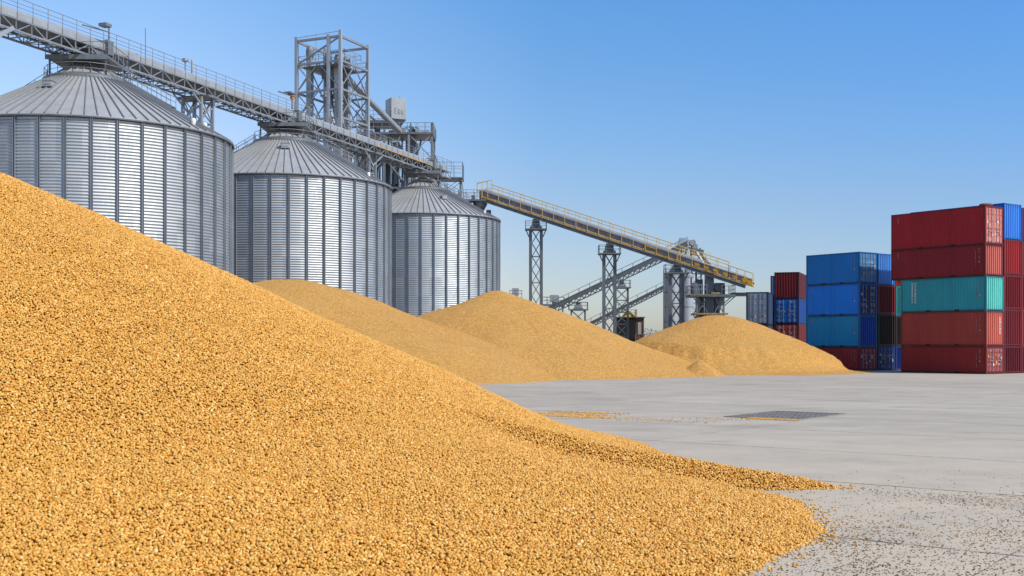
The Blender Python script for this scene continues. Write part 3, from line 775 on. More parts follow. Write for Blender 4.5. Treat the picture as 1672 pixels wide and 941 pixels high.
# worn marking on the right face of the hopper box: strokes like E, B and K
mb = MB(); f0 = cc - ay * .985
def st(u0, v0, u1, v1): mb.bar(f0 + ax * u0 + Vector((0, 0, v0)), f0 + ax * u1 + Vector((0, 0, v1)), .02, .06, up=ay)
for u in (-.55,): st(u, -.65, u, .0); st(u, 0, u + .3, 0); st(u, -.32, u + .25, -.32); st(u, -.65, u + .3, -.65)
u = -.1; st(u, -.75, u, -.1); st(u, -.1, u + .22, -.2); st(u + .22, -.2, u, -.42); st(u, -.42, u + .26, -.6); st(u + .26, -.6, u, -.75)
u = .32; st(u, -.7, u, -.15); st(u, -.42, u + .25, -.15); st(u, -.42, u + .27, -.72)
mb.build('lettering', M['steel_dark'], hop)
mb = MB(); mb.tube(cc + ax * .9 + ay * .9, cc + ax * .9 + ay * .9 + Vector((0, 0, 1.9)), .04, 6); mb.build('rod', M['steel_mid'], t)
for k_, (pxx, yt, r_) in enumerate(((568, 262, .5), (582, 268, .38), (600, 262, .42), (617, 262, .35), (640, 270, .95), (667, 268, .75), (690, 285, .45), (705, 290, .3))):
    q = at(pxx, yt, 144); mb = MB(); mb.tube((q.x, 144 + (k_ % 3) * .8, 4), (q.x, 144 + (k_ % 3) * .8, q.z + 1.5), r_, 14)
    mb.build('duct', M['steel_mid' if k_ % 2 else 'steel_dark'], t, False)
rr_ = random.Random(4)
for k_ in range(20):
    mb = MB(); x = rr_.uniform(-4.8, 4.4); z = rr_.uniform(24.5, 28.2); y = -2.3 + rr_.uniform(-.2, 1.5)
    dx = rr_.uniform(-1.3, 1.3); mb.path([DC + Vector((x, y, z)), DC + Vector((x + dx * .4, y - .1, z - 1.2)), DC + Vector((x + dx, y, z - 2.6)), DC + Vector((x + dx, y, z - 6))], rr_.choice((.09, .13, .18)), 7)
    mb.build('pipe', M[rr_.choice(('steel', 'steel_mid', 'steel_light'))], t)
mb = MB()
for (x0, z0, x1, z1) in ((1.4, 28.0, 4.2, 25.0), (4.2, 28.0, 1.4, 25.0), (1.4, 25.0, 4.2, 21.6), (4.2, 25, 1.4, 21.6), (-4.6, 28, -1.6, 25), (-1.6, 28, -4.6, 25), (-1.6, 25, 1.4, 21.6), (-4.6, 21.6, -1.6, 25)):
    mb.bar(DC + Vector((x0, -2.35, z0)), DC + Vector((x1, -2.35, z1)), .12)
mb.build('bracing', M['steel'], t)
for k_ in range(9):
    mb = MB(); x = rr_.uniform(-4.3, 3.8); z = rr_.choice((28.2, 29.7 if x < -1 else 28.2)); s = rr_.uniform(.22, .5)
    p = DC + Vector((x, rr_.uniform(-1.8, 1.5), z + s)); mb.obox(p, Vector((s, 0, 0)), Vector((0, s, 0)), Vector((0, 0, s))); mb.tube(p, p + Vector((rr_.uniform(-1, 1), 0, s * 1.5)), s * .35, 8)
    mb.build('machine_unit', M[rr_.choice(('steel_mid', 'steel_dark', 'steel_light'))], t)
mb = MB()
for x_, w_, h_ in ((-3.2, 1.2, 1.6), (-.9, 1.0, 2.2), (.9, 1.3, 2.4)): mb.box(DC.x + x_, DC.x + x_ + w_, DC.y - 1.4, DC.y + 1.6, 25.0, 25.0 + h_)
mb.build('machine_housing', M['steel_dark'], t)

KT = 1.131
t.location = (DC.x * KT, DC.y * KT, CAMZ * (1 - KT)); t.scale = (KT, KT, KT)

# ------------------------------------------------------------------ yellow-railed inclined conveyor
CA = Vector((-3.75, 150, 20.55)); CB = Vector((29.0, 140, 8.6)); cdir = (CB - CA).normalized(); CLn = (CB - CA).length
cs = Vector((-cdir.y, cdir.x, 0)).normalized() * -1      # towards the camera side
if cs.y > 0: cs = -cs
cup = Vector((0, 0, 1))
def cp(s, n, z): return CA + cdir * s + cs * n + cup * z
t = thing('inclined_conveyor', 'long sloping conveyor with yellow handrails running down from the smallest silo', 'conveyor', (CA.x, CA.y, 0))
mb = MB(); mb.bar(cp(0, 0, .25), cp(CLn - 1.0, 0, .25), 1.3, .42); mb.bar(cp(0, .72, .08), cp(CLn - 1, .72, .08), .14, .12); mb.build('girder', M['steel_dark'], t)
mb = MB()
for s in (-.8, .8): mb.bar(cp(0, s, .62), cp(CLn, s, .62), .1, .2)
mb.build('stringer', M['yellow'], t)
mb = MB()
n = 34
for i in range(n):
    a = i * CLn / n; b = a + CLn / n
    mb.bar(cp(a + .06, .72, 1.02), cp(b - .06, .72, 1.02), .05, .52)
mb.build('side_panels', M['steel_mid'], t)
mb = MB()
for i in range(n + 1): a = i * CLn / n; mb.bar(cp(a, .76, .7), cp(a, .76, 1.32), .07)
mb.bar(cp(0, .76, 1.33), cp(CLn, .76, 1.33), .06, .07); mb.build('panel_frame', M['rust'], t)
mb = MB(); mb.bar(cp(.3, 0, 1.1), cp(CLn - 5, 0, 1.1), 1.3, .5); mb.tube(cp(.3, .1, 1.35), cp(CLn - 6.5, .1, 1.35), .42, 12); mb.tube(cp(CLn - 6.5, .1, 1.2), cp(CLn - 1.2, .1, 1.2), .34, 12); mb.build('belt_cover', M['steel'], t)
mb = MB(); mb.bar(cp(CLn - 5, 0, 1.0), cp(CLn + .1, 0, .95), 1.1, .22); mb.build('belt', M['rubber'], t)
mb = MB()
for s in (-.88, .88):
    rail_run(mb, [cp(1.0, s, .65), cp(CLn - 3.0, s, .65)], 1.95, .035, 1.55, False)
    for z in (2.2, 1.75): mb.tube(cp(1.0, s, z), cp(CLn - 3.0, s, z), .026, 5)
    rail_run(mb, [cp(CLn - 3.0, s, .65), cp(CLn, s, .65)], 1.5, .035, 1.0)
mb.build('handrail', M['yellow_pale'], t)
mb = MB()
for i in range(6): a = CLn - 7 + i * 1.2; mb.obox(cp(a, .84, 1.0), cdir * .3, cs * .07, cup * .16)
mb.obox(cp(CLn - .3, 0, .9), cdir * .35, cs * .9, cup * .3); mb.tube(cp(CLn - .9, -.9, 1.0), cp(CLn - .9, .95, 1.0), .3, 10)
mb.obox(cp(CLn - 9.5, .85, 1.15), cdir * .1, cs * .1, cup * .6); mb.obox(cp(CLn - 13.0, .85, 1.25), cdir * .7, cs * .08, cup * .07); mb.obox(cp(CLn - 13.7, .85, 1.05), cdir * .08, cs * .08, cup * .3)
mb.build('drive_guard', M['yellow'], t)
# top landing on the silo roof
mb = MB(); P0 = Vector((-6.9, 150, 20.75)); mb.box(P0.x, P0.x + 4.4, 149, 151.6, 20.6, 20.8); mb.build('landing', M['steel_dark'], t)
mb = MB(); rail_run(mb, [Vector((P0.x, y, 20.8)) for y in (151.6, 149.0)] + [Vector((P0.x + 3.0, 149, 20.8))], 1.2, .035, .9)
rail_run(mb, [Vector((P0.x, 151.6, 20.8)), Vector((P0.x + 3, 151.6, 20.8))], 1.2, .035, .9); mb.build('landing_rail', M['steel'], t)
mb = MB()
rail_run(mb, [Vector((P0.x + 2.4, 149.1, 20.8)), cp(1.0, .88, .85)], 2.0, .04, .8); rail_run(mb, [Vector((P0.x + 2.4, 151.4, 20.8)), cp(1.0, -.88, .85)], 2.4, .04, .8)
mb.build('landing_guard', M['yellow_pale'], t)
mb = MB(); mb.obox(Vector((-3.4, 150, 21.4)), Vector((.8, 0, 0)), Vector((0, .6, 0)), Vector((0, 0, .55))); mb.tube((-3.9, 149.3, 21.6), (-3.9, 150.8, 21.6), .35, 12)
mb.obox(Vector((-5.0, 150, 21.1)), Vector((.25, 0, 0)), Vector((0, .3, 0)), Vector((0, 0, .3))); mb.build('drive_unit', M['steel_mid'], t)
mb = MB(); mb.lathe((-4.1, 150.2, 0), [(.45, 17.0), (.45, 18.5), (.9, 18.6), (.9, 18.8), (.4, 19.0), (.55, 19.6), (.9, 20.2), (.9, 20.6)], 14)
mb.obox(Vector((-3.0, 150, 19.0)), Vector((.3, 0, 0)), Vector((0, .3, 0)), Vector((0, 0, .5))); mb.build('chute', M['steel_dark'], t)

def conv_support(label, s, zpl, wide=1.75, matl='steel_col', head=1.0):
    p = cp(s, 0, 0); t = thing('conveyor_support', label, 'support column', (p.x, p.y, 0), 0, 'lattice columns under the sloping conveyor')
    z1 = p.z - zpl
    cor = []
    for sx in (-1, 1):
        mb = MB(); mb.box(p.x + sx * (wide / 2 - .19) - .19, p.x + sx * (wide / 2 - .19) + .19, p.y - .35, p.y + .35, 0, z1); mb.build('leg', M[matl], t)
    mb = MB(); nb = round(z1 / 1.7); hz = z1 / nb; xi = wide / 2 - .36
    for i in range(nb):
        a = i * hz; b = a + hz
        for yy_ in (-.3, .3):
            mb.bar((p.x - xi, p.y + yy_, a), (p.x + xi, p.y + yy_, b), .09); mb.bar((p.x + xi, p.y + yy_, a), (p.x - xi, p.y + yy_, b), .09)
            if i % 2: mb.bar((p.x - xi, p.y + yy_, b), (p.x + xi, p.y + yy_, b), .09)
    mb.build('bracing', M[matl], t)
    mb = MB(); mb.box(p.x - wide / 2 - .5, p.x + wide / 2 + .5, p.y - 1.1, p.y + 1.1, z1, z1 + .14)
    for sx in (-1, 1): mb.bar((p.x + sx * (wide / 2), p.y - .3, z1 - .9), (p.x + sx * (wide / 2 + .4), p.y - .6, z1), .1)
    mb.build('platform', M['steel_dark'], t)
    mb = MB(); rail_run(mb, [Vector((p.x + a * (wide / 2 + .45), p.y + b, z1 + .14)) for a, b in ((-1, -1.05), (1, -1.05), (1, 1.05), (-1, 1.05), (-1, -1.05))], 1.0, .03, .9); mb.build('railing', M['steel_mid'], t)
    mb = MB(); v0 = [(p.x + sx * .65, p.y + sy * .5, z1 + .14) for sx, sy in ((-1, -1), (1, -1), (1, 1), (-1, 1))]; v1 = [(p.x + sx * .42, p.y + sy * .45, p.z + .02) for sx, sy in ((-1, -1), (1, -1), (1, 1), (-1, 1))]
    mb.add(v0 + v1, [(0, 1, 5, 4), (1, 2, 6, 5), (2, 3, 7, 6), (3, 0, 4, 7)]); mb.box(p.x - .75, p.x + .75, p.y - .6, p.y + .6, z1 + .142, z1 + .45); mb.build('bearing_head', M['steel_dark'], t)
    return t
def s_at(pxx):
    # distance along the conveyor that projects to this column of the photo
    k = (pxx - 836) / F; return (k * CA.y - CA.x) / (cdir.x - k * cdir.y)
conv_support('tallest lattice column, leftmost under the yellow-railed conveyor', s_at(875), 1.35)
conv_support('second lattice column, crossing the dark conveyor behind it', s_at(995), 1.35)
conv_support('shortest lattice column, standing before the small pale silos', s_at(1104), 1.0, 1.9)

# end tower with broad platform
p = at(1158, 482, 142.0); ET = Vector((p.x, 142.0, 0))
t = thing('discharge_tower', 'squat steel tower with broad platform under the low end of the sloping conveyor', 'tower', ET)
for k_, (x_, y_) in enumerate(((-1.7, -1.4), (-.9, 1.4), (1.5, -1.4), (1.0, 1.4))):
    mb = MB(); mb.bar(ET + Vector((x_, y_, 0)), ET + Vector((x_, y_, 8.0)), .22); mb.build('leg', M['steel_mid'], t)
mb = MB(); mb.box(ET.x - .5, ET.x + .5, ET.y - .5, ET.y + .5, 0, 11.2); mb.build('main_column', M['steel_mid'], t)
mb = MB(); mb.box(ET.x - 1.5, ET.x - .6, ET.y + .1, ET.y + 1.2, 3.0, 7.9); mb.lathe((ET.x + 1.0, ET.y + .4, 0), [(.38, 3.0), (.38, 6.2), (.7, 7.2), (.7, 7.9)], 14); mb.box(ET.x - 2.0, ET.x - 1.2, ET.y - .6, ET.y + .6, 8.26, 9.7); mb.build('process_vessel', M['steel_dark'], t)
mb = MB(); mb.box(ET.x - 2.6, ET.x + 2.9, ET.y - 2.0, ET.y + 2.0, 7.95, 8.25); mb.box(ET.x + 2.7, ET.x + 5.0, ET.y - 1.0, ET.y + 1.0, 8.1, 8.5); mb.build('platform', M['steel_dark'], t)
mb = MB(); mb.box(ET.x - 2.0, ET.x + 2.0, ET.y - 1.7, ET.y + 1.7, 5.8, 6.0); mb.box(ET.x - .1, ET.x + 1.0, ET.y - 2.02, ET.y - 1.2, 8.26, 8.5)
mb.box(ET.x - 2.62, ET.x - .3, ET.y - 2.06, ET.y - 2.01, 8.1, 8.22); mb.build('ledge', M['dull_yellow'], t)
mb = MB()
for (x0, z0, x1, z1) in ((-1.7, 6, -.4, 8), (-.4, 6, -1.7, 8), (.4, 6, 1.5, 8), (1.5, 6, .4, 8), (-1.7, 3.5, -.4, 5.8), (-.4, 3.5, -1.7, 5.8), (.4, 3.5, 1.5, 5.8), (1.5, 3.5, .4, 5.8), (1.5, 6.8, 3.0, 8.1)):
    for yy_ in (-1.4, 1.4): mb.bar(ET + Vector((x0, yy_, z0)), ET + Vector((x1, yy_, z1)), .1)
mb.build('bracing', M['steel_mid'], t)
mb = MB(); rail_run(mb, [ET + Vector((a, b, 8.25)) for a, b in ((-2.55, -1.95), (-.6, -1.95))], 1.1, .035, .6); rail_run(mb, [ET + Vector((a, b, 8.25)) for a, b in ((-2.55, -1.95), (-2.55, 1.95), (2.8, 1.95), (2.8, -1.95), (1.2, -1.95))], 1.1, .035, .8); mb.build('railing', M['steel'], t)
mb = MB(); mb.tube(ET + Vector((-1.6, 0, 8.25)), ET + Vector((-1.6, 0, 11.3)), .12, 8); mb.tube(ET + Vector((-2.2, 0, 8.25)), ET + Vector((-2.2, 0, 10.4)), .09, 8)
mb.obox(ET + Vector((-1.1, .5, 9.2)), Vector((.35, 0, 0)), Vector((0, .4, 0)), Vector((0, 0, .95))); mb.obox(ET + Vector((1.3, .3, 9.0)), Vector((.6, 0, 0)), Vector((0, .5, 0)), Vector((0, 0, .7)))
mb.tube(ET + Vector((1.0, -.9, 9.1)), ET + Vector((1.0, .9, 9.1)), .5, 12); mb.build('machine_unit', M['steel_dark'], t)
mb = MB()
for x_ in (-1.2, -.75, .75, 1.15): mb.tube(ET + Vector((x_, 0, 0)), ET + Vector((x_, 0, 7.9)), .14, 8)
mb.build('pipe', M['steel_mid'], t)

# ------------------------------------------------------------------ dark conveyors behind
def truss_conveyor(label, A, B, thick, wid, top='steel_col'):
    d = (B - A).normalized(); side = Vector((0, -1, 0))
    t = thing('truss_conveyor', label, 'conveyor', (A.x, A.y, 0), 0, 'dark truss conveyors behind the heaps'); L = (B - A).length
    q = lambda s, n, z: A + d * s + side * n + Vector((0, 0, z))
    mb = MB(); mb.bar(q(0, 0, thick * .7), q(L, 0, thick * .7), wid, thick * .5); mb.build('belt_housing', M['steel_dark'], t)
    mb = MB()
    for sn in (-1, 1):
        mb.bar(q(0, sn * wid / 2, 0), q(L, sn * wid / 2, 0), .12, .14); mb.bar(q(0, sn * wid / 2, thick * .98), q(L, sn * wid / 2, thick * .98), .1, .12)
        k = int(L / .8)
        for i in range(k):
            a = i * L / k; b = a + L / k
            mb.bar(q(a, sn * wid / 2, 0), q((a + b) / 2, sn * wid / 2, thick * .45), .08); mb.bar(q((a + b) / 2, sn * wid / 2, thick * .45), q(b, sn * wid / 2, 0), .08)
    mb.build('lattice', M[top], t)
    mb = MB(); rail_run(mb, [q(0, wid / 2, thick), q(L, wid / 2, thick)], .55, .025, 1.6, False); rail_run(mb, [q(0, -wid / 2, thick), q(L, -wid / 2, thick)], .55, .025, 1.6, False); mb.build('handrail', M['steel_mid'], t)
    return t
A1 = at(893, 516, 162); B1 = at(1122, 408, 160)
truss_conveyor('upper dark truss conveyor climbing right behind the lattice columns', A1, B1, 1.15, 1.2)
A2 = at(950, 542, 172); B2 = at(1102, 466, 170)
truss_conveyor('lower grey truss conveyor climbing to the small pale silos', A2, B2, .8, 1.0, 'steel_mid')

HH = at(1125, 400, 161)
t = thing('drive_station', 'grey drive head with motor and hopper at the top of the upper dark truss conveyor', 'conveyor head', (HH.x, HH.y, 0))
mb = MB(); c_ = at(1117, 397, 161); mb.obox(c_, Vector((.72, 0, -.2)), Vector((0, .7, 0)), Vector((.15, 0, .5))); mb.build('housing', M['steel_light'], t)
mb = MB(); c_ = at(1130, 397, 161); mb.tube(c_ + Vector((0, -.8, 0)), c_ + Vector((0, .8, 0)), .42, 12); mb.obox(c_ + Vector((.3, 0, -.5)), Vector((.4, 0, 0)), Vector((0, .5, 0)), Vector((0, 0, .3))); mb.tube(at(1131, 394, 161), at(1131, 405, 161), .22, 8); mb.build('motor', M['steel'], t)
mb = MB(); c_ = at(1138, 412, 161); mb.obox(c_, Vector((.8, 0, -.15)), Vector((0, .6, 0)), Vector((.1, 0, .4))); mb.bar(at(1140, 412, 161), at(1160, 435, 161), .7, .35); mb.bar(at(1125, 405, 161), at(1152, 425, 160), .4, .3); mb.build('hopper', M['steel_dark'], t)
mb = MB(); mb.tube(at(1122, 407, 160), at(1120, 425, 160), .28, 8); mb.tube(at(1137, 412, 160), at(1150, 432, 160), .2, 8); mb.build('chute', M['steel_light'], t)
mb = MB()
for a, b in ((1112, 1108), (1128, 1132), (1143, 1150)): mb.bar(at(a, 405, 162), Vector((at(b, 405, 162).x, 162, 0)), .22)
for y_ in (12, 9, 6): mb.bar(Vector((at(1110, 0, 162).x, 162, y_)), Vector((at(1148, 0, 162).x, 162, y_)), .14)
for y_ in (12, 9): mb.bar(Vector((at(1110, 0, 162).x, 162, y_)), Vector((at(1148, 0, 162).x, 162, y_ - 3)), .1); mb.bar(Vector((at(1148, 0, 162).x, 162, y_)), Vector((at(1110, 0, 162).x, 162, y_ - 3)), .1)
mb.build('frame', M['steel_mid'], t)
mb = MB(); rail_run(mb, [at(1090, 424, 160.2), at(1160, 424, 160.2)], .9, .03, .8); mb.build('railing', M['yellow_pale'], t)

def rear_tower(label, pxx, py_, Y, wx, grp):
    p = at(pxx, py_, Y); t = thing('conveyor_tower', label, 'support tower', (p.x, Y, 0), 0, grp)
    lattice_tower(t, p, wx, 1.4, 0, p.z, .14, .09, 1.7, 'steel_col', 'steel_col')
    mb = MB(); mb.box(p.x - wx * .68, p.x + wx * .72, Y - 1.0, Y + 1.0, p.z, p.z + .16); mb.build('platform', M['steel_mid'], t)
    mb = MB(); rail_run(mb, [Vector((p.x + a * wx * .68, Y + b, p.z + .16)) for a, b in ((-1, -.95), (1, -.95), (1, .95), (-1, .95), (-1, -.95))], .95, .028, .9); mb.build('railing', M['steel_mid'], t)
    mb = MB(); z0 = p.z + .16; v0 = [(p.x + sx * wx * .4, Y + sy * .5, z0) for sx, sy in ((-1, -1), (1, -1), (1, 1), (-1, 1))]; v1 = [(p.x + sx * .25, Y + sy * .3, z0 + .65) for sx, sy in ((-1, -1), (1, -1), (1, 1), (-1, 1))]
    mb.add(v0 + v1, [(0, 1, 5, 4), (1, 2, 6, 5), (2, 3, 7, 6), (3, 0, 4, 7), (4, 5, 6, 7)]); mb.box(p.x - .3, p.x + .3, Y - .3, Y + .3, z0 + .651, z0 + .95); mb.build('bearing_head', M['steel_mid'], t)
rear_tower('small lattice tower with platform directly right of the second lattice column', 1015, 471, 161, 1.7, 'small towers under the dark truss conveyor')
rear_tower('low lattice tower with platform just above the slope of the pointed heap', 944, 507, 161.5, 1.9, 'small towers under the dark truss conveyor')

# rusty bin house
t = thing('bin_house', 'low rusty steel bin house beside the farthest heap', 'building', (16.2, 166, 0))
x0, x1 = at(1005, 0, 164).x, at(1052, 0, 164).x; zt = 5.95; xm = at(1037, 0, 164).x
mb = MB(); mb.box(x0, xm, 164, 168, 0, zt); mb.build('dark_wall', M['black'], t)
mb = MB(); mb.box(xm + .003, x1, 164.3, 168, 0, zt)
for k_ in range(5): xx = xm + .1 + (x1 - xm - .25) * k_ / 4; mb.box(xx, xx + .12, 164.16, 164.3, 0, zt)
mb.build('rusty_wall', M['rust'], t)
mb = MB(); mb.box(x0 - .1, x1 + .15, 163.85, 168.1, zt, zt + .12); mb.build('roof', M['rust'], t)
mb = MB(); mb.box(xm + .4, xm + .85, 164.12, 164.28, 3.6, 5.3); mb.build('window', M['steel_light'], t)
mb = MB(); v0 = [(x0 + 1.0 + a, 165 + b, zt + .12) for a, b in ((0, 0), (2.0, 0), (2.0, 1.6), (0, 1.6))]; mb.add(v0 + [(x0 + 1.9, 165.8, zt + 1.2)], [(0, 1, 4), (1, 2, 4), (2, 3, 4), (3, 0, 4)]); mb.build('roof_hopper', M['yellow'], t)
mb = MB(); rail_run(mb, [Vector((x0 + .6, 164, zt + .12)), Vector((x0 + 3.0, 164, zt + .12)), Vector((x0 + 3.0, 167, zt + .12))], 1.0, .03, .7); mb.build('railing', M['yellow_pale'], t)
mb = MB(); rail_run(mb, [Vector((xm, 163.6, 2.6)), Vector((x1 + .4, 163.6, 2.6))], 1.0, .035, .5); mb.box(xm, x1 + .4, 163.5, 164.0, 2.45, 2.6); mb.build('balcony', M['steel_mid'], t)

# small pale silos
for lab, pxx, rpx, yt in (('slim pale cylindrical silo left of the pair behind the shortest lattice column', 1097, 13, 449), ('slim pale cylindrical silo right of the pair beside the discharge tower', 1121, 11.5, 450)):
    q = at(pxx, yt, 158); r_ = rpx / F * 158; t = thing('small_silo', lab, 'silo', (q.x, 158, 0), 0, 'slim pale silos behind the sloping conveyor')
    mb = MB(); mb.lathe((q.x, 158, 0), [(r_, 0), (r_, q.z)], 32); mb.build('wall', M['steel_light'], t, True)
    mb = MB()
    for z in np.arange(1.2, q.z, 2.0): mb.lathe((q.x, 158, z), [(r_ + .005, 0), (r_ + .04, .02), (r_ + .04, .08), (r_ + .005, .1)], 32)
    mb.build('band', M['steel_mid'], t)
    mb = MB(); mb.lathe((q.x, 158, q.z), [(r_ + .06, -.08), (r_ + .06, .04), (.3, .5), (.3, .75), (0, .8)], 32); mb.build('roof', M['steel_light'], t)
    mb = MB(); rail_run(mb, [Vector((q.x + (r_ * .9) * math.cos(a), 158 + r_ * .9 * math.sin(a), q.z + .05)) for a in np.linspace(0, 2 * math.pi, 11)], .7, .025, 1.0); mb.build('railing', M['steel'], t)
    mb = MB(); lx = q.x - r_ * .98
    for s in (-.2, .2): mb.tube((lx - .12, 157.6 + s, 0), (lx - .12, 157.6 + s, q.z + .7), .03, 5)
    for z in np.arange(.4, q.z, .4): mb.tube((lx - .12, 157.4, z), (lx - .12, 157.8, z), .018, 4)
    mb.build('ladder', M['steel_mid'], t)

# distant machine platforms above the pointed heap
def machine_platform(label, pa, pb, py_, Y, bx0, bx1, by0):
    a = at(pa, py_, Y); b = at(pb, py_, Y); t = thing('machine_platform', label, 'platform', ((a.x + b.x) / 2, Y, 0), 0, 'far machine platforms behind the pointed heap')
    mb = MB(); mb.box(a.x, b.x, Y - 1, Y + 1, a.z - .25, a.z); mb.build('deck', M['steel_mid'], t)
    for x_ in (a.x + .2, b.x - .2):
        for y_ in (-.8, .8): mb = MB(); mb.bar((x_, Y + y_, 0), (x_, Y + y_, a.z - .2), .16); mb.build('leg', M['steel_mid'], t)
    mb = MB(); rail_run(mb, [Vector((x_, y_, a.z)) for x_, y_ in ((a.x, Y - 1), (b.x, Y - 1), (b.x, Y + 1), (a.x, Y + 1), (a.x, Y - 1))], 1.05, .03, .8); mb.build('railing', M['steel_mid'], t)
    c0_, c1_ = at(bx0, by0, Y), at(bx1, by0, Y); mb = MB(); mb.box(c0_.x, c1_.x, Y - .6, Y + .6, a.z + .35, c0_.z); mb.obox(((c0_.x + c1_.x) / 2, Y, a.z + .17), (.35, 0, 0), (0, .4, 0), (0, 0, .17)); mb.build('machine_box', M['steel_light'], t)
machine_platform('far railed platform with a pale machine box just right of the tallest lattice column', 884, 921, 497, 172, 898, 912, 482)
machine_platform('far small platform with pale box just above the peak of the pointed heap', 832, 852, 486, 178, 836, 847, 471)

# ------------------------------------------------------------------ shipping containers
def container_mats(col):
    return tuple(round(c, 4) for c in col)
PM = {}
def cpaint(col, rough=.5):
    k = container_mats(col)
    if k not in PM: PM[k] = paint('container_paint', col, rough, 0, .16, .7, tuple(.5 * c + .03 for c in (.22, .10, .06)), .32)
    return PM[k]

class FaceMap:
    """u along the face, v up, w outwards, in the container's own axes"""
    def __init__(s, which, X, Y):
        s.which = which; s.X = X; s.Y = Y
        s.L = X if which in ('y0', 'y1') else Y
    def p(s, u, v, w):
        if s.which == 'y0': return Vector((u, -w, v))
        if s.which == 'y1': return Vector((s.X - u, s.Y + w, v))
        if s.which == 'x0': return Vector((-w, s.Y - u, v))
        return Vector((s.X + w, u, v))
    def box(s, mb, u0, u1, v0, v1, w0, w1):
        c = (s.p(u0, v0, w0) + s.p(u1, v1, w1)) / 2; d = (s.p(u1, v1, w1) - s.p(u0, v0, w0)) / 2
        mb.obox(c, (abs(d.x), 0, 0), (0, abs(d.y), 0), (0, 0, abs(d.z)))

def corr(mb, fm, u0, u1, v0, v1, pitch=.26, depth=.05, w=-.02):
    L = u1 - u0; n = max(3, round(L / pitch)); p = L / n; prof = []
    for i in range(n):
        b = u0 + i * p; prof += [(b, w), (b + p * .32, w), (b + p * .5, w - depth), (b + p * .82, w - depth)]
    prof.append((u1, w))
    vs = [fm.p(u, v, ww) for v in (v0, v1) for u, ww in prof]; k = len(prof)
    mb.add(vs, [(i, i + 1, k + i + 1, k + i) for i in range(k - 1)])

